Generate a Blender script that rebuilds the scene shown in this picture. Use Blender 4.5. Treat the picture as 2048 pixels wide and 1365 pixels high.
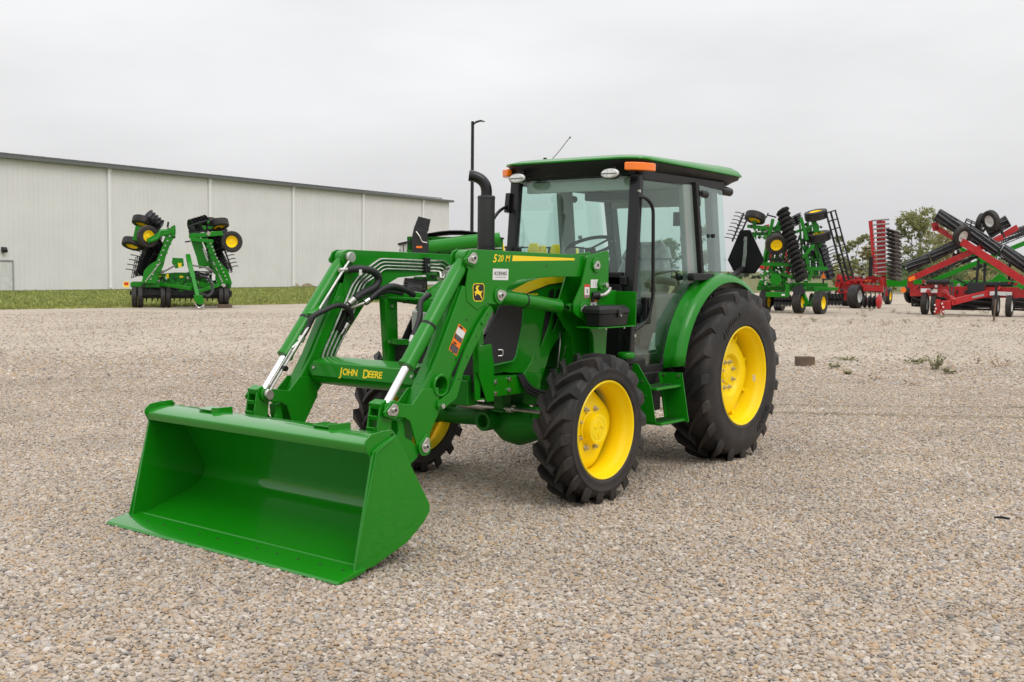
import bpy, bmesh, math, random
import numpy as np
from mathutils import Vector, Matrix, noise

for o in list(bpy.data.objects):
    bpy.data.objects.remove(o, do_unlink=True)
SC = bpy.context.scene
C = SC.collection
R = math.radians
PI = math.pi
random.seed(7)

# ------------------------------------------------------------------ camera
cam = bpy.data.objects.new('camera', bpy.data.cameras.new('camera'))
C.objects.link(cam)
cam.location = (5.7285, 4.5992, 1.4626)
_yaw, _pit, _rol = 3.80398, -0.066325, 0.00966
_d = Vector((math.cos(_yaw)*math.cos(_pit), math.sin(_yaw)*math.cos(_pit), math.sin(_pit)))
_r = Vector((math.sin(_yaw), -math.cos(_yaw), 0))
_u = _r.cross(_d)
_r2 = _r*math.cos(_rol) + _u*math.sin(_rol)
_u2 = -_r*math.sin(_rol) + _u*math.cos(_rol)
cam.rotation_euler = Matrix(((_r2.x, _u2.x, -_d.x), (_r2.y, _u2.y, -_d.y), (_r2.z, _u2.z, -_d.z))).to_euler()
cam.data.sensor_width = 36
cam.data.lens = 2205.7/2048*36
cam.data.clip_start = 0.05
cam.data.clip_end = 3000
cam.data.dof.use_dof = True
cam.data.dof.focus_distance = 6.6
cam.data.dof.aperture_fstop = 11
SC.camera = cam
SC.cycles.max_bounces = 7; SC.cycles.diffuse_bounces = 3; SC.cycles.glossy_bounces = 3; SC.cycles.transparent_max_bounces = 10

# ------------------------------------------------------------------ overcast sky
SUN_EL, SUN_AZ = R(52), R(75)          # the weak sun behind the cloud: direction it stands in (azimuth from +X)
W = bpy.data.worlds.new('World'); SC.world = W; W.use_nodes = True
nt = W.node_tree; nt.nodes.clear()
def N(t, **k):
    n = nt.nodes.new(t)
    for a, v in k.items():
        setattr(n, a, v)
    return n
out = N('ShaderNodeOutputWorld'); bg = N('ShaderNodeBackground'); nt.links.new(bg.outputs[0], out.inputs[0])
sky = N('ShaderNodeTexSky', sky_type='NISHITA', sun_disc=False, sun_elevation=SUN_EL, sun_rotation=R(90)-SUN_AZ)
sky.air_density = 1.0; sky.dust_density = 4.0
skm = N('ShaderNodeVectorMath', operation='SCALE'); skm.inputs['Scale'].default_value = 0.08
nt.links.new(sky.outputs[0], skm.inputs[0])
tc = N('ShaderNodeTexCoord'); sep = N('ShaderNodeSeparateXYZ'); nt.links.new(tc.outputs['Generated'], sep.inputs[0])
rmp = N('ShaderNodeValToRGB')
el = rmp.color_ramp.elements
el[0].position = 0.0; el[0].color = (.66, .66, .672, 1)
el[1].position = 1.0; el[1].color = (1.68, 1.68, 1.69, 1)
for ps, cl in ((.05, (.70, .70, .712, 1)), (.10, (.775, .775, .782, 1)), (.17, (.85, .85, .855, 1)), (.28, (.93, .93, .935, 1)), (.5, (1.20, 1.20, 1.205, 1))):
    e = el.new(ps); e.color = cl
nt.links.new(sep.outputs['Z'], rmp.inputs[0])
mp = N('ShaderNodeMapping'); mp.inputs['Scale'].default_value = (1.2, 1.2, 4.5)
nt.links.new(tc.outputs['Generated'], mp.inputs[0])
nz = N('ShaderNodeTexNoise'); nz.inputs['Scale'].default_value = 2.2; nz.inputs['Detail'].default_value = 5; nz.inputs['Roughness'].default_value = .5
nt.links.new(mp.outputs[0], nz.inputs['Vector'])
mr = N('ShaderNodeMapRange'); mr.inputs[1].default_value = .3; mr.inputs[2].default_value = .7; mr.inputs[3].default_value = .91; mr.inputs[4].default_value = 1.07
nt.links.new(nz.outputs[0], mr.inputs[0])
cm = N('ShaderNodeVectorMath', operation='SCALE'); nt.links.new(rmp.outputs[0], cm.inputs[0]); nt.links.new(mr.outputs[0], cm.inputs['Scale'])
mx = N('ShaderNodeMix', data_type='RGBA'); mx.inputs[0].default_value = .94
nt.links.new(skm.outputs[0], mx.inputs[6]); nt.links.new(cm.outputs[0], mx.inputs[7])
nt.links.new(mx.outputs[2], bg.inputs[0]); bg.inputs[1].default_value = 1.0

sun = bpy.data.objects.new('sun', bpy.data.lights.new('sun', 'SUN')); C.objects.link(sun)
sun.data.energy = 0.85; sun.data.angle = R(28); sun.data.color = (1, .97, .93)
sun.rotation_euler = Vector((math.cos(SUN_AZ)*math.cos(SUN_EL), math.sin(SUN_AZ)*math.cos(SUN_EL), math.sin(SUN_EL))).to_track_quat('Z', 'Y').to_euler()
SC.view_settings.view_transform = 'Standard'; SC.view_settings.look = 'None'
SC.view_settings.exposure = 0.10; SC.view_settings.gamma = 1; SC.view_settings.use_curve_mapping = False

# ------------------------------------------------------------------ materials
MATS = {}
def mat(name, col, rough=.5, metal=0., coat=0., spec=.5, var=.0, vscale=6., bump=0., bscale=60., dust=0., dustcol=(.30, .26, .21), coat_rough=.08, trans=0., emit=None):
    m = bpy.data.materials.new(name); m.use_nodes = True
    t = m.node_tree; p = t.nodes['Principled BSDF']; L = t.links.new
    p.inputs['Base Color'].default_value = (*col, 1); p.inputs['Roughness'].default_value = rough
    p.inputs['Metallic'].default_value = metal; p.inputs['Specular IOR Level'].default_value = spec
    p.inputs['Coat Weight'].default_value = coat; p.inputs['Coat Roughness'].default_value = coat_rough
    src = None
    if var or dust or bump:
        tco = t.nodes.new('ShaderNodeTexCoord')
    if var:
        n = t.nodes.new('ShaderNodeTexNoise'); n.inputs['Scale'].default_value = vscale; n.inputs['Detail'].default_value = 6
        L(tco.outputs['Object'], n.inputs['Vector'])
        r = t.nodes.new('ShaderNodeMapRange'); r.inputs[1].default_value = .3; r.inputs[2].default_value = .7
        r.inputs[3].default_value = 1-var; r.inputs[4].default_value = 1+var
        L(n.outputs[0], r.inputs[0])
        s = t.nodes.new('ShaderNodeVectorMath'); s.operation = 'SCALE'; s.inputs[0].default_value = col
        L(r.outputs[0], s.inputs['Scale']); src = s.outputs[0]
        r2 = t.nodes.new('ShaderNodeMapRange'); r2.inputs[1].default_value = .3; r2.inputs[2].default_value = .7
        r2.inputs[3].default_value = max(.02, rough-.06); r2.inputs[4].default_value = min(1, rough+.08)
        L(n.outputs[0], r2.inputs[0]); L(r2.outputs[0], p.inputs['Roughness'])
    if dust:
        n = t.nodes.new('ShaderNodeTexNoise'); n.inputs['Scale'].default_value = 3.5; n.inputs['Detail'].default_value = 9; n.inputs['Roughness'].default_value = .7
        L(tco.outputs['Object'], n.inputs['Vector'])
        r = t.nodes.new('ShaderNodeMapRange'); r.inputs[1].default_value = .42; r.inputs[2].default_value = .75; r.inputs[3].default_value = 0; r.inputs[4].default_value = dust
        L(n.outputs[0], r.inputs[0])
        mxx = t.nodes.new('ShaderNodeMix'); mxx.data_type = 'RGBA'
        L(r.outputs[0], mxx.inputs[0])
        if src: L(src, mxx.inputs[6])
        else: mxx.inputs[6].default_value = (*col, 1)
        mxx.inputs[7].default_value = (*dustcol, 1); src = mxx.outputs[2]
    if src: L(src, p.inputs['Base Color'])
    if bump:
        n = t.nodes.new('ShaderNodeTexNoise'); n.inputs['Scale'].default_value = bscale; n.inputs['Detail'].default_value = 4
        L(tco.outputs['Object'], n.inputs['Vector'])
        b = t.nodes.new('ShaderNodeBump'); b.inputs['Strength'].default_value = bump; b.inputs['Distance'].default_value = .004
        L(n.outputs[0], b.inputs['Height']); L(b.outputs[0], p.inputs['Normal'])
    if emit:
        p.inputs['Emission Color'].default_value = (*emit, 1); p.inputs['Emission Strength'].default_value = 1
    MATS[name] = m
    return m
GREEN = mat('green_paint', (.0056, .195, .0036), .38, coat=.45, spec=.16, var=.03, vscale=4, coat_rough=.10)
GREENB = mat('green_paint_bucket', (.0056, .200, .0036), .32, coat=.75, spec=.16, coat_rough=.035)
GREEND = mat('green_casting', (.005, .155, .005), .5, coat=.1, spec=.3, var=.12, bump=.12, bscale=45)
YELLOW = mat('yellow_paint', (.95, .68, .002), .4, coat=.12, spec=.3, var=.04, vscale=5, bump=.012, bscale=10)
RUBBER = mat('tyre_rubber', (.013, .0127, .0128), .55, spec=.4, var=.18, vscale=10, bump=.15, bscale=120, dust=.6, dustcol=(.075, .058, .048))
RUBBERT = mat('tyre_lettering', (.010, .010, .010), .5)
BLACK = mat('black_plastic', (.009, .009, .0095), .45, spec=.35, var=.15, bump=.04, bscale=150)
BLACKG = mat('black_gloss', (.008, .008, .009), .25, coat=.15, spec=.35, var=.1)
MUFF = mat('muffler_black', (.024, .0235, .025), .62, var=.2, bump=.25, bscale=160)
GREY = mat('grey_trim', (.30, .305, .295), .7, var=.08)
GREYD = mat('dark_grey_trim', (.11, .112, .113), .65, var=.1)
PLASTIC = mat('clear_plastic_wrap', (.36, .36, .35), .3, var=.25, vscale=14, bump=.5, bscale=25)
CHROME = mat('chrome_rod', (.80, .80, .82), .12, metal=1)
STEEL = mat('zinc_steel', (.58, .57, .54), .34, metal=1, var=.12, vscale=30)
WHITE = mat('white_label', (.72, .72, .71), .5, var=.05, vscale=40)
ORANGE = mat('orange_label', (.90, .20, .01), .45)
REDL = mat('red_label', (.62, .03, .02), .45)
INK = mat('black_ink', (.012, .012, .012), .5)
INKG = mat('grey_ink', (.22, .22, .23), .5)
DECALY = mat('yellow_decal', (.92, .66, .01), .4)
AMBER = mat('amber_lens', (.95, .20, .004), .18, coat=.5)
LENS = mat('lamp_lens', (.62, .62, .60), .15, coat=.6, var=.25, vscale=60)
HOSE = mat('hose_rubber', (.013, .013, .014), .55, bump=.3, bscale=140)
def glass_mat(name, tint, refl=.10):
    m = bpy.data.materials.new(name); m.use_nodes = True
    t = m.node_tree; t.nodes.clear(); L = t.links.new
    o = t.nodes.new('ShaderNodeOutputMaterial'); mi = t.nodes.new('ShaderNodeMixShader'); tr = t.nodes.new('ShaderNodeBsdfTransparent'); gl = t.nodes.new('ShaderNodeBsdfGlossy')
    tr.inputs[0].default_value = (*tint, 1); gl.inputs['Roughness'].default_value = .02; gl.inputs[0].default_value = (.9, .95, .93, 1)
    fr = t.nodes.new('ShaderNodeLayerWeight'); fr.inputs[0].default_value = .5
    pw = t.nodes.new('ShaderNodeMath'); pw.operation = 'POWER'; pw.inputs[1].default_value = 4
    ad = t.nodes.new('ShaderNodeMath'); ad.operation = 'MULTIPLY_ADD'; ad.inputs[1].default_value = .9; ad.inputs[2].default_value = refl*.5
    L(fr.outputs['Facing'], pw.inputs[0]); L(pw.outputs[0], ad.inputs[0]); L(ad.outputs[0], mi.inputs[0]); L(tr.outputs[0], mi.inputs[1]); L(gl.outputs[0], mi.inputs[2]); L(mi.outputs[0], o.inputs[0])
    return m
GLASS = glass_mat('tinted_cab_glass', (.865, .957, .925))
GLASSD = glass_mat('clear_glass', (.8, .82, .82), .12)

# ------------------------------------------------------------------ mesh helpers
class MB:
    def __init__(s): s.v = []; s.f = []
    def add(s, vs, fs):
        n = len(s.v); s.v += [tuple(q) for q in vs]; s.f += [tuple(i+n for i in q) for q in fs]; return s
    def prism(s, pts, lo, hi, axis='Y'):
        n = len(pts)
        def mk(a, b, h):
            return {'Y': (a, h, b), 'X': (h, a, b), 'Z': (a, b, h)}[axis]
        vs = [mk(a, b, lo) for a, b in pts] + [mk(a, b, hi) for a, b in pts]
        fs = [tuple(range(n))[::-1], tuple(range(n, 2*n))] + [(i, (i+1) % n, n+(i+1) % n, n+i) for i in range(n)]
        return s.add(vs, fs)
    def box(s, c, d, M=None):
        vs = [Vector((x*d[0]/2, y*d[1]/2, z*d[2]/2)) for z in (-1, 1) for x, y in ((-1, -1), (1, -1), (1, 1), (-1, 1))]
        if M is not None: vs = [M @ q for q in vs]
        vs = [q+Vector(c) for q in vs]
        return s.add(vs, [(3, 2, 1, 0), (4, 5, 6, 7), (0, 1, 5, 4), (1, 2, 6, 5), (2, 3, 7, 6), (3, 0, 4, 7)])
    def bar(s, a, b, w, h, up=(0, 0, 1)):
        a = Vector(a); b = Vector(b); t = (b-a).normalized(); up = Vector(up)
        if abs(t.dot(up)) > .98: up = Vector((1, 0, 0))
        sd = t.cross(up).normalized(); u2 = sd.cross(t)
        vs = [q+sd*x*w/2+u2*z*h/2 for q in (a, b) for x, z in ((-1, -1), (1, -1), (1, 1), (-1, 1))]
        return s.add(vs, [(3, 2, 1, 0), (4, 5, 6, 7), (0, 1, 5, 4), (1, 2, 6, 5), (2, 3, 7, 6), (3, 0, 4, 7)])
    def cyl(s, a, b, r, r2=None, n=20):
        return s.tube([a, b], r, n, radii=None if r2 is None else [r, r2])
    def tube(s, pts, r, n=10, radii=None, caps=True):
        pts = [Vector(q) for q in pts]; m = len(pts)
        t0 = (pts[1]-pts[0]).normalized()
        up = Vector((0, 0, 1)) if abs(t0.z) < .9 else Vector((1, 0, 0))
        sd = t0.cross(up).normalized(); vs = []
        for i, q in enumerate(pts):
            t = (pts[min(i+1, m-1)]-pts[max(i-1, 0)]).normalized()
            sd = (sd-t*sd.dot(t)).normalized(); u2 = sd.cross(t)
            rr = radii[i] if radii else r
            vs += [q+(sd*math.cos(k*2*PI/n)+u2*math.sin(k*2*PI/n))*rr for k in range(n)]
        fs = [(i*n+k, i*n+(k+1) % n, (i+1)*n+(k+1) % n, (i+1)*n+k) for i in range(m-1) for k in range(n)]
        if caps: fs += [tuple(range(n))[::-1], tuple(range((m-1)*n, m*n))]
        return s.add(vs, fs)
    def lathe(s, prof, c=(0, 0, 0), axis='Y', n=48, rfun=None, closed=False):
        c = Vector(c); vs = []; m = len(prof)
        for r, h in prof:
            for k in range(n):
                a = k*2*PI/n; rr = r if rfun is None else rfun(r, h, a)
                x, z = rr*math.cos(a), rr*math.sin(a)
                vs.append(c+Vector({'Y': (x, h, z), 'X': (h, x, z), 'Z': (x, z, h)}[axis]))
        fs = [(i*n+k, i*n+(k+1) % n, (i+1)*n+(k+1) % n, (i+1)*n+k) for i in range(m-1) for k in range(n)]
        if closed: fs += [((m-1)*n+k, (m-1)*n+(k+1) % n, (k+1) % n, k) for k in range(n)]
        else:
            if prof[0][0] > 1e-6: pass
        return s.add(vs, fs)
    def loft(s, loops, closed=True, caps=True):
        n = len(loops[0]); m = len(loops); vs = [q for l in loops for q in l]
        e = n if closed else n-1
        fs = [(i*n+k, i*n+(k+1) % n, (i+1)*n+(k+1) % n, (i+1)*n+k) for i in range(m-1) for k in range(e)]
        if caps and closed: fs += [tuple(range(n))[::-1], tuple(range((m-1)*n, m*n))]
        return s.add(vs, fs)
    def mirror_y(s):
        s.v = [(x, -y, z) for x, y, z in s.v]; return s
    def xf(s, M):
        s.v = [tuple(M @ Vector(q)) for q in s.v]; return s

def mesh_of(name, mb, m=None, smooth=32, merge=False):
    bm = bmesh.new(); vs = [bm.verts.new(q) for q in mb.v]
    for f in mb.f:
        try: bm.faces.new([vs[i] for i in f])
        except ValueError: pass
    if merge: bmesh.ops.remove_doubles(bm, verts=bm.verts, dist=1e-5)
    bmesh.ops.recalc_face_normals(bm, faces=bm.faces)
    me = bpy.data.meshes.new(name); bm.to_mesh(me); bm.free()
    if smooth:
        me.polygons.foreach_set('use_smooth', [True]*len(me.polygons)); me.set_sharp_from_angle(angle=R(smooth))
    if m: me.materials.append(m)
    return me
def link(name, me, parent=None, loc=None, rot=None):
    o = bpy.data.objects.new(name, me); C.objects.link(o)
    if parent: o.parent = parent
    if loc is not None: o.location = loc
    if rot is not None: o.rotation_euler = rot
    return o
def part(name, mb, m, parent=None, bevel=0, label=None, smooth=32, seg=2, merge=False):
    o = link(name, mesh_of(name, mb, m, smooth, merge), parent)
    if bevel:
        b = o.modifiers.new('bevel', 'BEVEL'); b.width = bevel; b.segments = seg; b.limit_method = 'ANGLE'; b.angle_limit = R(40); b.harden_normals = True
    if label: o['label'] = label
    return o
def tag(o, label, cat, group=None):
    o['label'] = label; o['category'] = cat
    if group: o['group'] = group
    return o
def thing(name, label, cat, loc=(0, 0, 0), rz=0, group=None):
    o = bpy.data.objects.new(name, None); C.objects.link(o); o.location = loc; o.rotation_euler = (0, 0, rz)
    return tag(o, label, cat, group)
def struct(name, mb, m, kind='structure', smooth=0):
    o = part(name, mb, m, smooth=smooth); o['kind'] = kind; return o
def copy_tree(o, parent=None):
    c = o.copy(); C.objects.link(c); c.parent = parent
    for ch in list(o.children): copy_tree(ch, c)
    return c
def smoothpath(pts, n=6):
    pts = [Vector(q) for q in pts]; P = [pts[0]*2-pts[1]]+pts+[pts[-1]*2-pts[-2]]; o = []
    for i in range(1, len(P)-2):
        for k in range(n):
            t = k/n; a, b, c2, d2 = P[i-1:i+3]
            o.append(.5*((2*b)+(-a+c2)*t+(2*a-5*b+4*c2-d2)*t*t+(-a+3*b-3*c2+d2)*t*t*t))
    return o+[pts[-1]]
def roundpath(pts, r=.03, n=4):
    """polyline with its corners rounded"""
    pts = [Vector(q) for q in pts]; o = [pts[0]]
    for a, b, c2 in zip(pts, pts[1:], pts[2:]):
        u = (a-b); v = (c2-b); ru = min(r, u.length*.45); rv = min(r, v.length*.45)
        p0 = b+u.normalized()*ru; p1 = b+v.normalized()*rv
        for k in range(n+1):
            t = k/n; o.append(p0*(1-t)**2+b*2*t*(1-t)+p1*t*t)
    return o+[pts[-1]]
def drill(o, holes):
    """holes: (a, b, r) cylinders cut out of o"""
    cb = MB()
    for a, b, r in holes: cb.cyl(a, b, r, n=28)
    co = link('cutter', mesh_of('cutter', cb, None, 0))
    md = o.modifiers.new('cut', 'BOOLEAN'); md.object = co; md.operation = 'DIFFERENCE'; md.solver = 'EXACT'
    bpy.context.view_layer.update()
    dg = bpy.context.evaluated_depsgraph_get()
    keep = [(x.name, x.type) for x in o.modifiers]
    bv = [x for x in o.modifiers if x.type == 'BEVEL']
    for x in bv: x.show_viewport = False
    bpy.context.view_layer.update(); dg = bpy.context.evaluated_depsgraph_get()
    me = bpy.data.meshes.new_from_object(o.evaluated_get(dg)); me.set_sharp_from_angle(angle=R(32))
    o.modifiers.remove(md); o.data = me
    for x in bv: x.show_viewport = True
    bpy.data.objects.remove(co, do_unlink=True)
def text_mb(body, size, ext=.001, shear=0., xs=1., bold=0., spacing=1.):
    cu = bpy.data.curves.new('t', 'FONT'); cu.body = body; cu.size = size; cu.extrude = ext; cu.shear = shear; cu.align_x = 'LEFT'
    cu.resolution_u = 3; cu.offset = bold; cu.space_character = spacing
    o = bpy.data.objects.new('t', cu); C.objects.link(o); bpy.context.view_layer.update()
    me = bpy.data.meshes.new_from_object(o.evaluated_get(bpy.context.evaluated_depsgraph_get()))
    mb = MB(); mb.v = [(v.co.x*xs, v.co.y, v.co.z) for v in me.vertices]; mb.f = [tuple(f.vertices) for f in me.polygons]
    bpy.data.objects.remove(o, do_unlink=True); bpy.data.meshes.remove(me); bpy.data.curves.remove(cu)
    return mb
def frame(o, x, y):
    """matrix with local x, y along the given world directions, z their cross product"""
    x = Vector(x).normalized(); y = Vector(y); y = (y-x*y.dot(x)).normalized(); z = x.cross(y)
    return Matrix(((x.x, y.x, z.x, o[0]), (x.y, y.y, z.y, o[1]), (x.z, y.z, z.z, o[2]), (0, 0, 0, 1)))

# ------------------------------------------------------------------ ground
def ground_mat(name, stops, cell=42., big=.25, bumpd=.012, streak=0., weeds=None):
    m = bpy.data.materials.new(name); m.use_nodes = True
    t = m.node_tree; p = t.nodes['Principled BSDF']; L = t.links.new
    tco = t.nodes.new('ShaderNodeTexCoord')
    vo = t.nodes.new('ShaderNodeTexVoronoi'); vo.inputs['Scale'].default_value = cell; L(tco.outputs['Object'], vo.inputs['Vector'])
    sp = t.nodes.new('ShaderNodeSeparateColor'); L(vo.outputs['Color'], sp.inputs[0])
    rp = t.nodes.new('ShaderNodeValToRGB'); e = rp.color_ramp.elements
    e[0].position = 0; e[0].color = (*stops[0], 1); e[1].position = 1; e[1].color = (*stops[-1], 1)
    for i, s in enumerate(stops[1:-1]): q = e.new((i+1)/(len(stops)-1)); q.color = (*s, 1)
    L(sp.outputs[0], rp.inputs[0])
    n1 = t.nodes.new('ShaderNodeTexNoise'); n1.inputs['Scale'].default_value = .35; n1.inputs['Detail'].default_value = 8; n1.inputs['Roughness'].default_value = .62
    L(tco.outputs['Object'], n1.inputs['Vector'])
    r1 = t.nodes.new('ShaderNodeMapRange'); r1.inputs[1].default_value = .3; r1.inputs[2].default_value = .7; r1.inputs[3].default_value = 1-big; r1.inputs[4].default_value = 1+big
    L(n1.outputs[0], r1.inputs[0])
    n2 = t.nodes.new('ShaderNodeTexNoise'); n2.inputs['Scale'].default_value = 7.; n2.inputs['Detail'].default_value = 12; n2.inputs['Roughness'].default_value = .88
    L(tco.outputs['Object'], n2.inputs['Vector'])
    r2 = t.nodes.new('ShaderNodeMapRange'); r2.inputs[1].default_value = .3; r2.inputs[2].default_value = .7; r2.inputs[3].default_value = .58; r2.inputs[4].default_value = 1.34
    L(n2.outputs[0], r2.inputs[0])
    mu = t.nodes.new('ShaderNodeMath'); mu.operation = 'MULTIPLY'; L(r1.outputs[0], mu.inputs[0]); L(r2.outputs[0], mu.inputs[1])
    sc = t.nodes.new('ShaderNodeVectorMath'); sc.operation = 'SCALE'; L(rp.outputs[0], sc.inputs[0]); L(mu.outputs[0], sc.inputs['Scale'])
    src = sc.outputs[0]
    if streak:
        mp_ = t.nodes.new('ShaderNodeMapping'); mp_.inputs['Rotation'].default_value = (0, 0, -2.2332); mp_.inputs['Scale'].default_value = (.10, 1.3, 1); L(tco.outputs['Object'], mp_.inputs[0])
        n4 = t.nodes.new('ShaderNodeTexNoise'); n4.inputs['Scale'].default_value = 1.5; n4.inputs['Detail'].default_value = 7; n4.inputs['Roughness'].default_value = .6; L(mp_.outputs[0], n4.inputs['Vector'])
        r4 = t.nodes.new('ShaderNodeMapRange'); r4.inputs[1].default_value = .3; r4.inputs[2].default_value = .7; r4.inputs[3].default_value = 1-streak; r4.inputs[4].default_value = 1+streak; L(n4.outputs[0], r4.inputs[0])
        s4 = t.nodes.new('ShaderNodeVectorMath'); s4.operation = 'SCALE'; L(src, s4.inputs[0]); L(r4.outputs[0], s4.inputs['Scale']); src = s4.outputs[0]
    if weeds:
        col, lo, hi, scl = weeds
        n3 = t.nodes.new('ShaderNodeTexNoise'); n3.inputs['Scale'].default_value = scl; n3.inputs['Detail'].default_value = 7; n3.inputs['Roughness'].default_value = .75
        L(tco.outputs['Object'], n3.inputs['Vector'])
        r3 = t.nodes.new('ShaderNodeMapRange'); r3.inputs[1].default_value = lo; r3.inputs[2].default_value = hi; L(n3.outputs[0], r3.inputs[0])
        mi = t.nodes.new('ShaderNodeMix'); mi.data_type = 'RGBA'; L(r3.outputs[0], mi.inputs[0]); L(src, mi.inputs[6]); mi.inputs[7].default_value = (*col, 1); src = mi.outputs[2]
    L(src, p.inputs['Base Color']); p.inputs['Roughness'].default_value = .9; p.inputs['Specular IOR Level'].default_value = .25
    b = t.nodes.new('ShaderNodeBump'); b.inputs['Strength'].default_value = .8; b.inputs['Distance'].default_value = bumpd
    inv = t.nodes.new('ShaderNodeMath'); inv.operation = 'SUBTRACT'; inv.inputs[0].default_value = 1; L(vo.outputs['Distance'], inv.inputs[1])
    L(inv.outputs[0], b.inputs['Height']); L(b.outputs[0], p.inputs['Normal'])
    return m
GRAVEL = ground_mat('gravel_ground', [(.30, .243, .188), (.42, .355, .285), (.49, .424, .348), (.44, .362, .278), (.55, .49, .418)], 40, .10, streak=.11, weeds=((.22, .19, .12), .60, .80, .8))
LAWN = ground_mat('lawn_ground', [(.085, .115, .022), (.12, .16, .03), (.15, .185, .045), (.11, .14, .03)], 14, .18, .03, weeds=((.20, .19, .07), .52, .75, .6))
FIELD = ground_mat('field_ground', [(.13, .14, .05), (.17, .16, .07), (.12, .13, .045)], 6, .2, .05)

struct('field', MB().add([(-900, -900, -.03), (200, -900, -.03), (200, 700, -.03), (-900, 700, -.03)], [(0, 1, 2, 3)]), FIELD)
yard = struct('gravel_yard', MB().add([(60, -31.5, 0), (-11.6, -29.4, 0), (-15.4, -28.5, 0), (-22.7, -28.0, 0), (-30, -27.2, 0), (-50, -27, 0), (-70, -26, 0), (-74, -10, 0), (-66, 20, 0), (-40, 60, 0), (60, 60, 0)], [tuple(range(11))]), GRAVEL)
lawn = struct('lawn', MB().add([(60, -31.4, -.012), (-11.6, -29.3, -.012), (-15.4, -28.4, -.012), (-22.7, -27.9, -.012), (-30, -27.1, -.012), (-52, -26.9, -.012), (-58, -60, -.012), (60, -75, -.012)], [tuple(range(8))[::-1]]), LAWN)

# loose gravel: pebbles lying on the yard, thinning out with distance
rng = np.random.default_rng(3)
def pebble_points():
    cx, cy = 5.7285, 4.5992; fx, fy = math.cos(3.80398), math.sin(3.80398); rx, ry = fy, -fx
    pit = .0158
    dep = np.arange(2.6, 19, pit); P = []
    for dv in dep:
        keep = 1.0 if dv < 7.5 else max(0., 1-(dv-7.5)/11.5)**1.6
        lat = np.arange(-.56*dv-1.2, .56*dv+1.2, pit)
        if keep < 1: lat = lat[rng.random(len(lat)) < keep]
        dd = dv+rng.uniform(-.7, .7, len(lat))*pit; ll = lat+rng.uniform(-.7, .7, len(lat))*pit
        P.append(np.c_[cx+fx*dd+rx*ll, cy+fy*dd+ry*ll])
    for dv in np.arange(11, 34, .05):          # scattered larger stones farther off
        lat = np.arange(-.56*dv, .56*dv, .075); lat = lat[rng.random(len(lat)) < .20]
        dd = dv+rng.uniform(-.03, .03, len(lat)); ll = lat+rng.uniform(-.04, .04, len(lat)); P.append(np.c_[cx+fx*dd+rx*ll, cy+fy*dd+ry*ll])
    return np.concatenate(P)
PP = pebble_points()
npb = len(PP)
zz = rng.uniform(.0, .006, npb)
co = np.c_[PP, zz].astype(np.float32)
pm = bpy.data.meshes.new('loose_gravel'); pm.vertices.add(npb); pm.vertices.foreach_set('co', co.ravel())
sc_ = np.clip(rng.lognormal(0, .28, npb), .5, 2.1).astype(np.float32)
big = rng.random(npb) < .004; sc_[big] *= 1.5
far_ = np.hypot(PP[:, 0]-5.7285, PP[:, 1]-4.5992) > 15; sc_[far_] *= 1.6
lawnside = PP[:, 1] < -26.5; sc_[lawnside] *= .01
at = pm.attributes.new('scl', 'FLOAT', 'POINT'); at.data.foreach_set('value', sc_)
rt = np.c_[rng.normal(0, .25, npb), rng.normal(0, .25, npb), rng.uniform(0, 6.283, npb)].astype(np.float32)
at = pm.attributes.new('rot', 'FLOAT_VECTOR', 'POINT'); at.data.foreach_set('vector', rt.ravel())
PEB = bpy.data.materials.new('pebble'); PEB.use_nodes = True
t = PEB.node_tree; p_ = t.nodes['Principled BSDF']; oi = t.nodes.new('ShaderNodeObjectInfo'); rp = t.nodes.new('ShaderNodeValToRGB'); rp.color_ramp.interpolation = 'CONSTANT'
cols = [(0.396, 0.321, 0.246), (0.457, 0.381, 0.306), (0.352, 0.309, 0.264), (0.51, 0.437, 0.358), (0.436, 0.333, 0.23), (0.418, 0.354, 0.288), (0.562, 0.506, 0.444), (0.448, 0.31, 0.189), (0.339, 0.262, 0.192), (0.395, 0.366, 0.338), (0.484, 0.402, 0.316), (0.216, 0.189, 0.169), (0.458, 0.386, 0.316), (0.422, 0.33, 0.244), (0.431, 0.366, 0.308)]
el = rp.color_ramp.elements; el[0].color = (*cols[0], 1); el[0].position = 0; el[1].position = 1/len(cols); el[1].color = (*cols[1], 1)
for i, cc in enumerate(cols[2:]): q = el.new((i+2)/len(cols)); q.color = (*cc, 1)
t.links.new(oi.outputs['Random'], rp.inputs[0])
nl = t.nodes.new('ShaderNodeTexNoise'); nl.inputs['Scale'].default_value = .9; nl.inputs['Detail'].default_value = 5; t.links.new(oi.outputs['Location'], nl.inputs['Vector'])
ml = t.nodes.new('ShaderNodeMapRange'); ml.inputs[1].default_value = .3; ml.inputs[2].default_value = .7; ml.inputs[3].default_value = .84; ml.inputs[4].default_value = 1.06; t.links.new(nl.outputs[0], ml.inputs[0])
tcn = t.nodes.new('ShaderNodeTexCoord'); nn = t.nodes.new('ShaderNodeTexNoise'); nn.inputs['Scale'].default_value = 1.4; nn.inputs['Detail'].default_value = 6
t.links.new(tcn.outputs['Object'], nn.inputs['Vector'])
mrr = t.nodes.new('ShaderNodeMapRange'); mrr.inputs[1].default_value = .3; mrr.inputs[2].default_value = .7; mrr.inputs[3].default_value = .8; mrr.inputs[4].default_value = 1.15
t.links.new(nn.outputs[0], mrr.inputs[0])
vs_ = t.nodes.new('ShaderNodeVectorMath'); vs_.operation = 'SCALE'; t.links.new(rp.outputs[0], vs_.inputs[0]); mm_ = t.nodes.new('ShaderNodeMath'); mm_.operation = 'MULTIPLY'; t.links.new(mrr.outputs[0], mm_.inputs[0]); t.links.new(ml.outputs[0], mm_.inputs[1]); t.links.new(mm_.outputs[0], vs_.inputs['Scale'])
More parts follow.
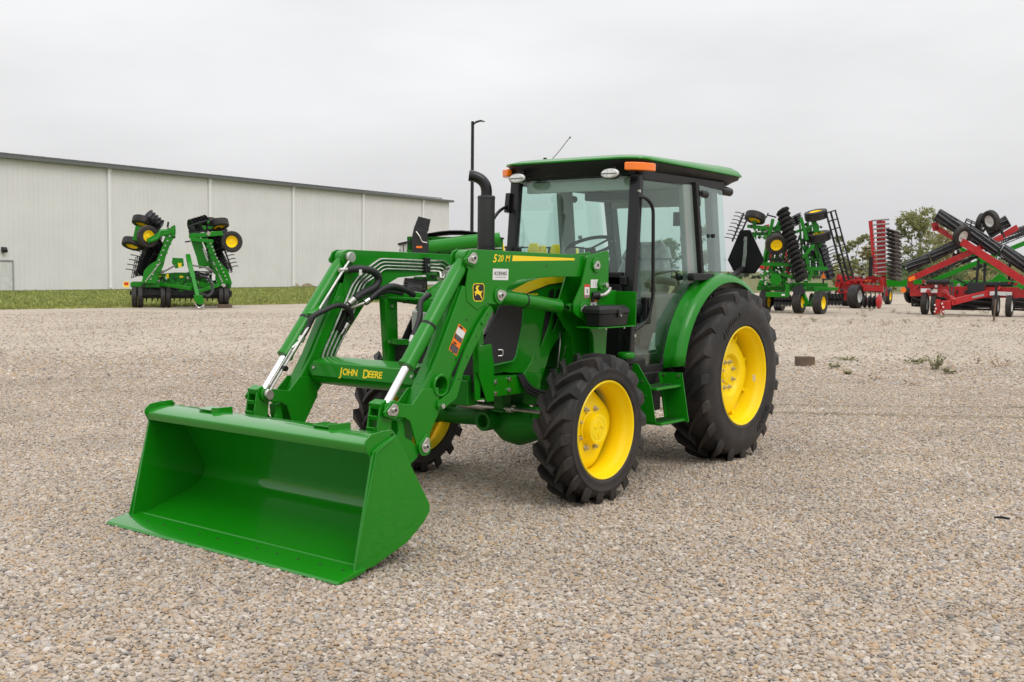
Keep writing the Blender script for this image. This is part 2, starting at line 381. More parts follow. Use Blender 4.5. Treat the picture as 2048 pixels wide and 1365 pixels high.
t.links.new(vs_.outputs[0], p_.inputs['Base Color']); p_.inputs['Roughness'].default_value = .75; p_.inputs['Specular IOR Level'].default_value = .35
pcol = bpy.data.collections.new('pebble_shapes')
for k in range(7):
    bm = bmesh.new(); bmesh.ops.create_icosphere(bm, subdivisions=1 if k < 4 else 2, radius=1)
    rs = random.Random(k); sx, sy, sz = rs.uniform(.95, 1.35), rs.uniform(.75, 1.0), rs.uniform(.5, .72)
    for v in bm.verts:
        f_ = 1+.34*noise.noise(v.co*1.3+Vector((k*7.1, 3, 1)))
        v.co = Vector((v.co.x*sx, v.co.y*sy, v.co.z*sz))*f_*.0094
    me = bpy.data.meshes.new('pebble_shape'); bm.to_mesh(me); bm.free()
    me.polygons.foreach_set('use_smooth', [True]*len(me.polygons)); me.set_sharp_from_angle(angle=R(50)); me.materials.append(PEB)
    pcol.objects.link(bpy.data.objects.new('pebble_shape', me))
peb = link('loose_gravel', pm); peb['kind'] = 'stuff'
peb['label'] = 'loose pale tan and grey gravel covering the yard'
g = bpy.data.node_groups.new('pebbles', 'GeometryNodeTree')
g.interface.new_socket('Geometry', in_out='INPUT', socket_type='NodeSocketGeometry'); g.interface.new_socket('Geometry', in_out='OUTPUT', socket_type='NodeSocketGeometry')
gi = g.nodes.new('NodeGroupInput'); go = g.nodes.new('NodeGroupOutput'); m2p = g.nodes.new('GeometryNodeMeshToPoints'); iop = g.nodes.new('GeometryNodeInstanceOnPoints'); ci = g.nodes.new('GeometryNodeCollectionInfo')
ci.inputs[0].default_value = pcol; ci.inputs['Separate Children'].default_value = True; ci.inputs['Reset Children'].default_value = True
iop.inputs['Pick Instance'].default_value = True
na = g.nodes.new('GeometryNodeInputNamedAttribute'); na.data_type = 'FLOAT'; na.inputs[0].default_value = 'scl'
nr = g.nodes.new('GeometryNodeInputNamedAttribute'); nr.data_type = 'FLOAT_VECTOR'; nr.inputs[0].default_value = 'rot'
g.links.new(gi.outputs[0], m2p.inputs[0]); g.links.new(m2p.outputs[0], iop.inputs['Points']); g.links.new(ci.outputs[0], iop.inputs['Instance'])
g.links.new(na.outputs[0], iop.inputs['Scale']); g.links.new(nr.outputs[0], iop.inputs['Rotation']); g.links.new(iop.outputs[0], go.inputs[0])
peb.modifiers.new('pebbles', 'NODES').node_group = g

# low ridges of dirt thrown up along old wheel tracks
DIRT = ground_mat('track_dirt', [(.17, .135, .09), (.26, .21, .15), (.33, .28, .21), (.21, .175, .11)], 45, .25, .02)
def ridge(name, pts, w, h, seed):
    rg = random.Random(seed); P3 = smoothpath([(a, b, 0) for a, b in pts], 26); loops = []
    for i, q in enumerate(P3):
        tn = (P3[min(i+1, len(P3)-1)]-P3[max(i-1, 0)]).normalized(); nv = Vector((-tn.y, tn.x, 0)); f = .45+.75*noise.noise(Vector((i*.23, seed, 0)))**2*2+.3*rg.random()
        c = q+nv*w*.5*noise.noise(Vector((i*.31, seed+5, 0)))
        loops.append([c+nv*w*k*f+Vector((0, 0, max(0, h*f*(1-abs(k)**1.5))+.002+.004*rg.random())) for k in (-1, -.6, -.2, .2, .6, 1)])
    o = struct(name, MB().loft(loops, closed=False), DIRT, smooth=60); return o
ridge('wheel_track', [(-4.2, -1.3), (-4.74, -.25), (-5.35, .75), (-6.05, 1.85), (-6.9, 2.9)], .10, .030, 1)
ridge('wheel_track', [(-5.1, -1.0), (-5.9, .3), (-6.9, 1.5), (-7.8, 2.9)], .07, .018, 2)
ridge('wheel_track', [(-2.6, .95), (-3.0, 1.6), (-3.5, 2.5), (-4.2, 3.6)], .07, .016, 3)

# ================================================================== the tractor
T = thing('tractor', 'green compact tractor with glass cab, yellow wheels and lowered front loader bucket', 'tractor')
def tp(name, mb, m=GREEN, parent=None, bevel=.003, label=None, **k):
    return part(name, mb, m, parent or T, bevel, label, **k)
def both(fn):
    for s in (1, -1): fn(s)
def ys(s, a, b):
    return (s*a, s*b) if s > 0 else (s*b, s*a)

# ---------------------------------------------------------------- wheels
def lug_mesh(mb, Rr, hw, lugh, n, dth, wid, carc):
    for s in (1, -1):
        for k in range(n):
            th0 = 2*PI*(k+(.5 if s < 0 else 0))/n
            secs = []
            for t in (0, .2, .4, .6, .8, 1.0, 1.10, 1.22):
                tt = min(t, 1.0); y = -.010+tt*(hw+.010); th = th0+dth*(tt**.85)
                top = Rr*(1-.016*tt*tt); wt = wid*(.66+.78*tt*tt)/2/Rr; wb = wt*1.22+.006
                base = carc(y)-.008
                if t > 1.05 and t < 1.15: y = hw+.010; top = Rr-.030; base = carc(hw)-.045; wt *= 1.05
                if t > 1.15: y = hw+.016; top = Rr-.075; base = Rr-.12; wt *= .95; wb = wt
                P = lambda r, a: (r*math.cos(a), s*y, r*math.sin(a))
                secs.append([P(base, th-wb), P(top, th-wt), P(top, th+wt), P(base, th+wb)])
            mb.loft(secs)
def wheel(nm, pos, Rr, rr, hw, fw, bul, lugh, n, dth, wid, side, front):
    Rc = Rr-lugh
    half = [(Rc, 0), (Rc-.003, hw*.5), (Rc-.014, hw*.92), (Rc-.045, hw+.012), ((Rc+rr)/2+.01, bul), (rr+.045, bul-.004), (rr+.012, fw+.006), (rr-.01, fw-.02)]
    sm = [(q.x, q.y) for q in smoothpath([(a, b, 0) for a, b in half], 4)]
    prof = [(a, -b) for a, b in sm[::-1]]+sm[1:]
    def carc(y):
        y = abs(y)
        for (r0, y0), (r1, y1) in zip(half, half[1:]):
            if y0 <= y <= y1: return r0+(r1-r0)*(y-y0)/(y1-y0)
        return Rc
    tm = MB().lathe(prof, n=72)
    lug_mesh(tm, Rr, hw, lugh, n, dth, wid, carc)
    rim = MB().lathe([(rr-.004, fw-.014), (rr+.002, fw-.002), (rr-.004, fw+.004), (rr-.012, fw), (rr-.018, fw-.018), (rr-.024, fw-.04), (rr-.034, fw-.055), (rr-.040, fw-.075), (rr-.046, 0),
                      (rr-.040, -fw+.075), (rr-.024, -fw+.03), (rr-.012, -fw), (rr+.002, -fw)], n=72)
    if front:
        lob = lambda r, h, a: r*(1+.07*math.cos(4*a+.5)) if r > .2 else r
        rim.lathe([(rr-.045, -.066), (.255, -.058), (.235, -.030), (.205, -.016), (.15, -.012), (.09, -.012)], n=72, rfun=lob)
        hub = MB().lathe([(.108, -.014), (.106, .0), (.098, .004), (.096, .050), (.092, .057), (.074, .058), (.070, .055), (.066, .058), (0.0001, .058)], n=40)
        for a in (.6, 2.7, 4.8):
            hub.box((.036*math.cos(a), .060, .036*math.sin(a)), (.034, .006, .013), Matrix.Rotation(a, 3, 'Y'))
        nuts, nr, ny = 8, .130, -.013
    else:
        lob = lambda r, h, a: r*(1+.05*math.cos(4*a+.2)) if r > .24 else r
        rim.lathe([(rr-.05, -.01), (.300, .004), (.290, .03), (.265, .048), (.215, .056), (.165, .052), (.150, .040), (.140, .022), (.05, .018)], n=72, rfun=lob)
        for k in range(8):
            a = k*PI/4+.45; M = Matrix.Rotation(-a, 3, 'Y')
            rim.box((.308*math.cos(a), .020, .308*math.sin(a)), (.05, .022, .028), M)
        hub = MB().lathe([(.07, .018), (.068, .03), (.05, .036), (.0001, .038)], n=32)
        nuts, nr, ny = 8, .105, .019
    def fin(mb):
        return mb.mirror_y() if side < 0 else mb
    w = link(nm, mesh_of(nm, fin(rim), YELLOW, 30), T, pos)
    if front: w.rotation_euler = (0, 0, -.021)
    link('tyre', mesh_of('tyre', fin(tm), RUBBER, 30), w)
    link('hub', mesh_of('hub', fin(hub), YELLOW, 35), w)
    nb = mesh_of('wheel_nut', fin(MB().lathe([(.020, 0), (.020, .006), (.0125, .007), (.0125, .022), (.0001, .024)], n=6).lathe([(.006, .02), (.006, .032), (.0001, .033)], n=8)), STEEL, 30)
    for k in range(nuts):
        a = 2*PI*(k+.5)/nuts
        link('wheel_nut', nb, w, (nr*math.cos(a), side*ny, nr*math.sin(a)))
    if not front and side > 0:
        def side_y(r):
            for (r0, y0), (r1, y1) in zip(sm, sm[1:]):
                if r1 <= r <= r0 and y0 > hw*.9: return y0+(y1-y0)*(r-r0)/(r1-r0)
            return bul
        def ring_text(body, size, th0, rb):
            tx = text_mb(body, size, .004, spacing=1.1, bold=.0006)
            vv = []
            for x, y, z in tx.v:
                a = th0+x/(rb+size*.4); r = rb+y
                yy = side_y(r)+.001
                vv.append((r*math.cos(a), yy+z, r*math.sin(a)))
            tx.v = vv; link('tyre_lettering', mesh_of('tyre_lettering', tx, RUBBERT, 0), w)
        ring_text('AgriTrac 2', .066, R(40), .462); ring_text('GALAXY', .066, R(212), .465)
    if not front:
        link('valve_label', mesh_of('valve_label', MB().box((-.285, side*(fw-.055), -.04), (.003, .022, .05), Matrix.Rotation(R(8), 3, 'Y')), WHITE, 0), w)
    return w
for s in (1, -1):
    wheel('front_wheel', (0, s*.770, .462), .475, .308, .108, .116, .128, .042, 18, .32, .044, s, True)
    wheel('rear_wheel', (-2.01, s*.655, .652), .670, .380, .154, .171, .182, .048, 19, .36, .050, s, False)

# ---------------------------------------------------------------- loader booms
UP = [(.93, 1.566), (-.212, 1.548), (-.199, 1.409), (.212, 1.409), (.48, 1.391), (.585, 1.345), (.612, 1.285), (.64, 1.252), (.69, 1.246), (.773, 1.256), (.863, 1.217), (.956, 1.271), (.965, 1.364), (.945, 1.449), (.978, 1.49), (.984, 1.525), (.968, 1.553)]
CORE = [(.86, 1.562), (-.205, 1.545), (-.193, 1.413), (.215, 1.413), (.485, 1.395), (.60, 1.345), (.66, 1.26), (.773, 1.262), (.86, 1.235), (.89, 1.30), (.84, 1.45)]
LOW = [(.985, 1.36), (1.222, .930), (1.303, .811), (1.36, .70), (1.19, .68), (1.138, .739), (1.09, .80), (1.07, .873), (.985, .986), (.74, 1.262), (.80, 1.33)]
CLAW = [(1.40, .735), (1.412, .724), (1.597, .752), (1.613, .742), (1.622, .722), (1.615, .69), (1.591, .676), (1.467, .658), (1.43, .635), (1.407, .581), (1.377, .5), (1.363, .461), (1.335, .448), (1.301, .462), (1.293, .511), (1.224, .619), (1.186, .672), (1.20, .80), (1.33, .80)]
def boom(s):
    a, b = ys(s, .452, .544); mb = MB().prism(CORE, *ys(s, .456, .540)); bo = tp('loader_boom', mb.prism(LOW, *ys(s, .4495, .5465)), bevel=.006, label='left loader boom' if s > 0 else 'right loader boom')
    if s > 0: drill(bo, [((1.184, .30, .81), (1.184, .70, .81), .052)])
    # raised strip on the boom's front face
    d = Vector((1.303-.985, 0, .811-1.36)).normalized(); nrm = Vector((-d.z, 0, d.x))*-1
    mbs = MB()
    for off in (.034,):
        mbs.bar(Vector((.992, s*.498, 1.352))+nrm*.002, Vector((1.296, s*.498, .82))+nrm*.002, .050, .008, up=tuple(nrm))
    tp('boom_channel', mbs, GREEN, bo, .003)
    tp('boom_plate', MB().prism(UP, *ys(s, .541, .551)), GREEN, bo, .003); tp('boom_plate', MB().prism(UP, *ys(s, .445, .455)), GREEN, bo, .003)
    for yy in ((.5475, .558), (.438, .4485)):
        tp('bucket_link_plate', MB().prism(CLAW, *ys(s, *yy)), GREEN, bo, .004)
    # torque tube boss
    tp('tube_boss', MB().lathe([(.050, s*.50), (.050, s*.565), (.058, s*.567), (.064, s*.562), (.064, s*.54)], (1.184, 0, .81), n=36), GREEN, bo, 0)
    # pins with their keeper plates
    for (x, z), r, ang, yo in (((.920, 1.514), .024, -.25, .5525), ((.667, 1.301), .024, 2.9, .5525), ((1.568, .710), .021, -.25, .5595), ((1.319, .486), .021, 1.9, .5595)):
        pl = MB(); c_, s_ = math.cos(ang), math.sin(ang)
        pts = [(x+.034*math.cos(q), z+.034*math.sin(q)) for q in [ang+PI/2+k*PI/8 for k in range(9)]]+[(x+c_*.05-s_*-.010, z+s_*.05+c_*-.010), (x+c_*.05-s_*.010, z+s_*.05+c_*.010)]
        ear = [(x+.052*math.cos(q), z+.052*math.sin(q)) for q in [ang+PI/2+k*PI/8 for k in range(9)]]+[(x+c_*.068+s_*.012, z+s_*.068-c_*.012), (x+c_*.068-s_*.012, z+s_*.068+c_*.012)]
        tp('pin_boss', MB().prism(ear, *ys(s, yo-.004, yo+.010)), GREEN, bo, .004)
        pn = tp('pin_keeper', pl.prism(pts, *ys(s, yo+.010, yo+.017)), STEEL, bo, .002)
        tp('pin', MB().cyl((x, s*(yo+.01), z), (x, s*(yo+.026), z), r*.7, n=20), STEEL, bo, .002)
        tp('pin_socket', MB().cyl((x, s*(yo+.02), z), (x, s*(yo+.0275), z), r*.38, n=10), INK, bo, 0)
        if s < 0:
            tp('pin', MB().cyl((x, -.436, z), (x, -.420, z), r*1.3, n=24), STEEL, bo, .003)
    # parking stand strap lying along the boom
    st = [(.773, 1.242), (.743, 1.218), (.918, .994), (1.009, .864), (1.062, .735), (1.081, .722), (1.180, .676), (1.212, .676), (1.225, .70), (1.218, .723), (1.122, .765), (1.105, .785), (1.082, .826), (.993, .987), (.879, 1.135)]
    sp = tp('parking_stand', MB().prism(st, *ys(s, .556, .572)), GREEN, bo, .002)
    for q in ((.80, 1.19), (.895, 1.07), (.975, .955), (1.045, .835)):
        tp('hole_plug', MB().cyl((q[0], s*.5721, q[1]), (q[0], s*.5727, q[1]), .006, n=10), INK, sp, 0)
    tp('bolt', MB().cyl((1.195, s*.57, .697), (1.195, s*.592, .697), .015, n=6), STEEL, sp, .002)
    tp('bolt', MB().cyl((.845, s*.57, 1.145), (.845, s*.582, 1.145), .012, n=12), GREEN, sp, .002)
    for q in ((.955, 1.165), (1.045, .945), (1.07, .99), (.20, 1.475)):
        tp('hole_plug', MB().cyl((q[0], s*.5466 if q[0] > .5 else s*.5512, q[1]), (q[0], s*.5472 if q[0] > .5 else s*.5516, q[1]), .007, n=10), INK, bo, 0)
    # curl cylinder
    A = Vector((.920, s*.498, 1.514)); B = Vector((1.568, s*.498, .710)); d = (B-A).normalized(); L_ = (B-A).length
    cy = MB().cyl(A-d*.0+Vector((.012, 0, .006)), A+d*.20+Vector((.012, 0, .006)), .047, .046, 28); cy = MB()
    cy.tube([A+d*.03, A+d*.075, A+d*.08, A+d*(L_*.715), A+d*(L_*.715), A+d*(L_*.735), A+d*(L_*.735)], .04, 28, radii=[.040, .043, .0445, .0445, .049, .049, .03])
    cy.cyl((A.x, s*.465, A.z), (A.x, s*.531, A.z), .047, n=28)
    barrel = tp('curl_cylinder', cy, GREEN, None, .003)
    tp('cylinder_rod', MB().cyl(A+d*(L_*.7), B-d*.02, .023, n=24), CHROME, barrel, 0)
    tp('rod_eye', MB().cyl((B.x, s*.468, B.z), (B.x, s*.528, B.z), .036, n=24), GREEN, barrel, .003)
    tp('cylinder_band', MB().cyl(A+d*(L_*.46), A+d*(L_*.475), .0462, n=28), BLACK, barrel, 0)
    if s > 0:
        prt = A+d*(L_*.62); side = Vector((-.03, -.052, .0))
        tp('hose_fitting', MB().tube(roundpath([prt+Vector((-.01, -.035, 0)), prt+Vector((-.02, -.075, -.03)), prt+Vector((-.05, -.08, .03))], .03), .011, 10).cyl(prt+Vector((-.05, -.08, .03)), prt+Vector((-.065, -.08, .065)), .018, n=12), STEEL, barrel, 0)
        tp('hydraulic_hose', MB().tube(smoothpath([prt+Vector((-.065, -.08, .06)), prt+Vector((-.12, -.085, .16)), prt+Vector((-.17, -.12, .25)), prt+Vector((-.26, -.14, .29))]), .016, 10), HOSE, barrel, 0)
    # lift cylinder
    A = Vector((.667, s*.498, 1.301)); B = Vector((-.169, s*.498, 1.200)); d = (B-A).normalized(); L_ = (B-A).length
    cy = MB().tube([A+d*.03, A+d*.05, A+d*(L_*.78), A+d*(L_*.78), A+d*(L_*.80), A+d*(L_*.80)], .04, 28, radii=[.040, .044, .044, .047, .047, .02])
    cy.cyl((A.x, s*.462, A.z), (A.x, s*.535, A.z), .048, n=28)
    barrel = tp('lift_cylinder', cy, GREEN, None, .003)
    tp('cylinder_rod', MB().cyl(A+d*(L_*.78), B, .021, n=24), CHROME, barrel, 0)
    tp('rod_eye', MB().cyl((B.x, s*.462, B.z), (B.x, s*.535, B.z), .036, n=24).bar(B-d*.06, B, .05, .05), GREEN, barrel, .004)
    tp('cylinder_band', MB().cyl(A+d*(L_*.36), A+d*(L_*.375), .0462, n=28), BLACK, barrel, 0)
both(boom)

# markings on the left boom
def side_text(name, body, x, y, z, size, m, parent=None, shear=0., xs=1., bold=0., ext=.0006, sp=1., dirx=(-1, 0, 0), dirz=(0, 0, 1)):
    mb = text_mb(body, size, ext, shear, xs, bold, sp); mb.xf(frame((x, y, z), dirx, dirz))
    return part(name, mb, m, parent or T, smooth=0)
side_text('model_number', '5', .728, .5516, 1.494, .066, DECALY, shear=.30, xs=1.0, bold=.0012)
side_text('model_number', '20', .684, .5516, 1.499, .054, DECALY, shear=.22, xs=1.0, bold=.0005)
side_text('model_number', 'M', .612, .5516, 1.499, .054, DECALY, shear=.25, xs=1.0, bold=.0006)
tp('stripe_decal', MB().prism([(.545, 1.502), (.538, 1.536), (-.105, 1.527), (-.105, 1.514)], .5513, .5518), DECALY, None, 0)
ks = tp('dealer_sticker', MB().prism([(.728, 1.391), (.726, 1.457), (.579, 1.455), (.581, 1.389)], .5513, .5517), WHITE, None, 0)
side_text('dealer_lettering', 'KOENIG', .714, .5519, 1.418, .031, INK, ks, shear=.15, xs=1.02, bold=.0004)
tp('dealer_lettering', MB().prism([(.705, 1.405), (.705, 1.4085), (.602, 1.4075), (.602, 1.404)], .5518, .552), INKG, ks, 0)
def rrect(cx, cz, w, h, r, n=4, cut=0):
    o = []
    for sx, sz, a0 in ((1, 1, 0), (-1, 1, 90), (-1, -1, 180), (1, -1, 270)):
        for k in range(n+1):
            a = R(a0+90*k/n); o.append((cx+sx*(w/2-r)+r*math.cos(a), cz+sz*(h/2-r)+r*math.sin(a)))
    return o
def shield(cx, cz, w, h, r):
    pts = rrect(cx, cz, w, h, r)
    return [(x-(.10 if z < cz else 0)*(x-cx)*(cz-z)/(h/2), z-(.010*(1-abs(x-cx)/(w/2)) if z < cz-h*.3 else 0)) for x, z in pts]
em = tp('emblem', MB().prism(shield(.855, 1.322, .104, .100, .022), .5513, .5517), DECALY, None, 0)
tp('emblem_field', MB().prism(shield(.855, 1.322, .095, .091, .019), .5518, .552), INK, em, 0)
deer = [(-.034, -.004), (-.026, -.008), (-.030, -.020), (-.024, -.022), (-.018, -.010), (-.004, -.012), (.012, -.020), (.026, -.040), (.032, -.042), (.030, -.034), (.020, -.014), (.026, -.002), (.034, .004), (.028, .008), (.020, .002), (.002, .008), (-.006, .018), (-.004, .028), (.006, .034), (.002, .038), (-.008, .032), (-.010, .042), (-.014, .034), (-.024, .038), (-.018, .030), (-.028, .022), (-.024, .018), (-.018, .018), (-.022, .006), (-.036, .000)]
tp('emblem_deer', MB().prism([(.855-x*1.05, 1.322+z*1.0) for x, z in deer], .5521, .5523), DECALY, em, 0)
# warning stickers on the lower boom
def sticker(o, ex, ez, w, h, rows):
    """rows of (name, material, u0, v0, u1, v1) in the sticker's own unit frame"""
    base = None
    for i, (nm, m, u0, v0, u1, v1) in enumerate(rows):
        q = [Vector(o)+Vector(ex)*u*w+Vector(ez)*v*h for u, v in ((u0, v0), (u1, v0), (u1, v1), (u0, v1))]
        y0 = o[1]+.0004*i
        pt = tp(nm, MB().prism([(a.x, a.z) for a in q], y0, y0+.0004), m, base, 0)
        if base is None: base = pt
wd = Vector((1.049-.964, 0, .98-1.123)).normalized(); wr = Vector((-wd.z, 0, wd.x)); wr = wr if wr.x < 0 else -wr
o_ = Vector((1.106, .5467, 1.004))
rows = [('warning_sticker', ORANGE, 0, 0, 1, 1), ('sticker_text', INK, .06, .03, .94, .27), ('sticker_text', INK, .06, .47, .94, .64), ('sticker_panel', WHITE, .04, .64, .96, .89)]
for i in range(5): rows.append(('sticker_text', INKG, .10, .05+.04*i, .88, .065+.04*i))
for i in range(4): rows.append(('sticker_text', INKG, .10, .49+.035*i, .88, .505+.035*i))
rows.append(('sticker_text', INK, .12, .90, .5, .96)); rows.append(('sticker_text', INK, .12, .30, .5, .35))
sticker(o_, wr, -wd, .078, .166, rows)

# ---------------------------------------------------------------- torque tube and its cover
tt = tp('torque_tube', MB().cyl((1.184, -.44, .81), (1.184, .44, .81), .060, n=36), GREEN, None, 0)
cv = [(1.10, .912), (1.17, .910), (1.250, .893), (1.256, .886), (1.262, .806), (1.257, .806), (1.251, .882), (1.168, .904), (1.10, .906)]
tc_ = tp('tube_cover', MB().prism(cv, -.405, .405), GREEN, None, .003)
for sg_ in (-1, 1): tp('tube_cover_end', MB().add([(1.2553, sg_*.404, .886), (1.2613, sg_*.404, .807), (1.2600, sg_*.424, .818), (1.2583, sg_*.437, .838), (1.2562, sg_*.424, .872)], [(0, 1, 2, 3, 4)]), GREEN, tc_, 0)
for yy in (-.40, .425):
    tp('bolt', MB().cyl((1.256, yy*.97, .855), (1.269, yy*.97, .855), .010, n=6), STEEL, tc_, .001)
_fx = Vector((0, 1, 0)); _fz = Vector((-.006, 0, .08)).normalized()
mb = text_mb('J', 0.07, .0008, .12, 1.0, .0014, .95); part('lettering', mb.xf(frame((1.2605, -0.168, 0.82), _fx, _fz)), DECALY, tc_, smooth=0)
mb = text_mb('OHN', 0.054, .0008, .12, 1.02, .0014, .95); part('lettering', mb.xf(frame((1.2605, -.146, 0.8265), _fx, _fz)), DECALY, tc_, smooth=0)
mb = text_mb('D', 0.07, .0008, .12, 1.0, .0014, .95); part('lettering', mb.xf(frame((1.2605, 0.02, 0.82), _fx, _fz)), DECALY, tc_, smooth=0)
mb = text_mb('EERE', 0.054, .0008, .12, 1.02, .0014, .95); part('lettering', mb.xf(frame((1.2605, .066, 0.8265), _fx, _fz)), DECALY, tc_, smooth=0)

# ---------------------------------------------------------------- bucket carrier
def carrier(s):
    m = MB()
    for yy in (.462, .534):
        m.prism([(1.60, .745), (1.635, .735), (1.66, .60), (1.70, .42), (1.62, .40), (1.56, .58), (1.545, .69)], s*yy-.006, s*yy+.006)
    ca = tp('bucket_carrier', m, GREEN, None, .003)
    for x0, z0 in ((1.632, .728), (1.648, .672), (1.662, .612), (1.675, .55)):
        tp('carrier_rung', MB().box((x0, s*.498, z0), (.012, .062, .022), Matrix.Rotation(R(14), 3, 'Y')), GREEN, ca, .002)
    tp('carrier_cap', MB().box((1.612, s*.498, .742), (.055, .085, .03), Matrix.Rotation(R(20), 3, 'Y')), GREEN, ca, .006)
    tp('carrier_arm', MB().bar((1.47, s*.498, .648), (1.44, s*.498, .46), .055, .05), GREEN, ca, .006)
    for yy in (.452, .544):
        tp('carrier_foot', MB().prism([(1.50, .60), (1.53, .545), (1.62, .56), (1.68, .44), (1.60, .33), (1.44, .385), (1.362, .430), (1.345, .47), (1.40, .52), (1.46, .55)], s*yy-.007, s*yy+.007), GREEN, ca, .003)
both(carrier)
tp('carrier_tube', MB().cyl((1.60, -.60, .42), (1.60, .60, .42), .035, n=20), GREEN, None, 0)

# ---------------------------------------------------------------- bucket
BW = .895
inner = [(2.285, .020), (2.05, .060), (1.83, .128), (1.76, .155), (1.712, .188), (1.690, .225), (1.688, .265), (1.70, .30), (1.79, .46), (1.88, .60)]
outer = [(1.868, .606), (1.778, .466), (1.690, .306), (1.676, .268), (1.678, .222), (1.702, .178), (1.755, .143), (1.827, .115), (2.05, .047), (2.285, .006)]
bk = tp('bucket', MB().prism(inner+outer, -BW+.004, BW-.004), GREENB, None, .002, smooth=40)
lip = [(1.862, .596), (1.872, .640), (1.90, .652), (1.985, .650), (2.062, .632), (2.078, .622), (2.080, .606), (2.068, .578), (2.058, .572), (1.99, .572), (1.90, .585)]
tp('bucket_lip', MB().prism(lip, -BW+.003, BW-.003), GREENB, bk, .004)
sidep = [(2.205, .022), (2.175, .042), (2.052, .588), (2.005, .614), (1.90, .652), (1.836, .557), (1.778, .463), (1.668, .292), (1.655, .270), (1.655, .245), (1.664, .225), (1.70, .186), (1.82, .108), (2.05, .036)]
earp = [(2.060, .560), (2.092, .618), (2.088, .642), (2.055, .667), (1.975, .676), (1.912, .676), (1.892, .66), (1.876, .60), (1.93, .54), (2.03, .50)]
for s in (1, -1):
    tp('bucket_side', MB().prism(sidep, *ys(s, BW-.002, BW+.014)), GREENB, bk, .003)
    tp('bucket_ear', MB().prism(earp, *ys(s, BW-.010, BW-.0025)), GREENB, bk, .002)
    ed = [(2.19, .028), (2.042, .586), (2.0, .61), (1.925, .642), (1.920, .632), (1.995, .60), (2.030, .582), (2.175, .03)]
    tp('side_rib', MB().prism(ed, *ys(s, BW+.0135, BW+.022)), GREENB, bk, .003)
    tp('hole_plug', MB().cyl((1.91, s*(BW-.012), .648), (1.91, s*(BW-.0020), .648), .010, n=12), INK, bk, 0)
for yy in (-.47, .47):
    hk = [(1.875, -.09), (1.96, -.085), (1.985, -.06), (1.985, .05), (1.96, .085), (1.90, .095), (1.875, .09)]
    tp('grab_hook', MB().prism([(x, yy+q) for x, q in hk], .655, .664, 'Z').prism([(1.875, yy+.088), (1.96, yy+.080), (1.985, yy+.052), (1.990, yy+.062), (1.965, yy+.09), (1.875, yy+.10)], .640, .678, 'Z'), GREENB, bk, .003)
edge = tp('cutting_edge', MB().prism([(2.312, .010), (2.302, .022), (2.268, .0325), (2.13, .0525), (2.13, .036), (2.262, .008)], -.938, .938), GREENB, bk, .0015)
tp('weld_bead', MB().tube([(2.128, -BW+.01, .0515), (2.128, BW-.01, .0515)], .006, 8), GREENB, bk, 0)
for k in range(12):
    y = -.86+k*1.72/11
    tp('bolt_hole', MB().cyl((2.205, y, .0405), (2.206, y, .0432), .0065, n=12), INK, edge, 0)

# ---------------------------------------------------------------- loader masts
MO = [(-.205, 1.535), (-.218, 1.546), (-.44, 1.582), (-.458, 1.578), (-.466, 1.562), (-.462, 1.241), (-.465, 1.089), (-.453, 1.009), (-.44, .84), (-.308, .84), (-.298, .98), (-.284, 1.033), (-.203, 1.121), (-.085, 1.165), (-.068, 1.19), (-.068, 1.243), (-.152, 1.358), (-.205, 1.509)]
MI = [(-.14, 1.545), (-.46, 1.575), (-.46, .84), (-.28, .84), (-.25, 1.0), (-.10, 1.15), (-.06, 1.20), (-.12, 1.30), (-.18, 1.42)]
def mast(s):
    mo = tp('loader_mast', MB().prism(MO, *ys(s, .566, .580)), GREEN, None, .003)
    tp('mast_plate', MB().prism(MI, *ys(s, .425, .438)), GREEN, mo, .003)
    tp('mast_back', MB().box((-.455, s*.502, 1.20), (.014, .13, .66)), GREEN, mo, .003)
    tp('mast_foot', MB().prism([(-.29, 1.04), (-.46, 1.04), (-.47, .62), (-.30, .62)], *ys(s, .30, .425)), GREEN, mo, .004)
    for (x, z), ang in (((-.307, 1.484), -.3), ((-.169, 1.20), -.1)):
        ear = [(x+.05*math.cos(k*PI/4+.39), z+.05*math.sin(k*PI/4+.39)) for k in range(8)]
        tp('pin_boss', MB().prism(ear, *ys(s, .580, .592)), GREEN, mo, .004)
        kp = [(x+.03*math.cos(q), z+.03*math.sin(q)) for q in [ang+PI/2+k*PI/8 for k in range(9)]]+[(x+.045*math.cos(ang)-.009*math.sin(-ang), z+.045*math.sin(ang)-.009), (x+.045*math.cos(ang), z+.045*math.sin(ang)+.009)]
        tp('pin_keeper', MB().prism(kp, *ys(s, .592, .599)), STEEL, mo, .002)
        tp('pin_socket', MB().cyl((x, s*.598, z), (x, s*.6, z), .010, n=10), INK, mo, 0)
    # arch of the side frame running forward and down under the hood
    arch = [(-.46, .85), (-.46, 1.06), (-.38, 1.125), (-.25, 1.12), (-.14, 1.085), (-.05, 1.0), (.05, .86), (.13, .78), (.60, .80), (.60, .67), (.42, .66), (-.02, .665), (-.08, .76), (-.16, .92), (-.24, .995), (-.33, 1.0)]
    fr = tp('side_frame', MB().prism([(x, z) for x, z in arch], *ys(s, .300, .332)), GREEN, None, .004)
    tp('frame_rail', MB().box((.30, s*.355, .725), (.62, .018, .115)), GREEN, fr, .004)
    tp('frame_gusset', MB().prism([(.52, 1.00), (.70, .985), (.66, .86), (.555, .645), (.49, .645), (.49, .86)], *ys(s, .366, .378)), GREEN, fr, .003)
    for q in ((.47, .76), (.33, .77), (.47, .69), (.33, .70)):
        tp('bolt', MB().cyl((q[0], s*.363, q[1]), (q[0], s*.378, q[1]), .015, n=6), STEEL, fr, .002)
both(mast)
tp('hole_plug', MB().cyl((.555, .36, .71), (.555, .3611, .71), .012, n=12), INK, None, 0)
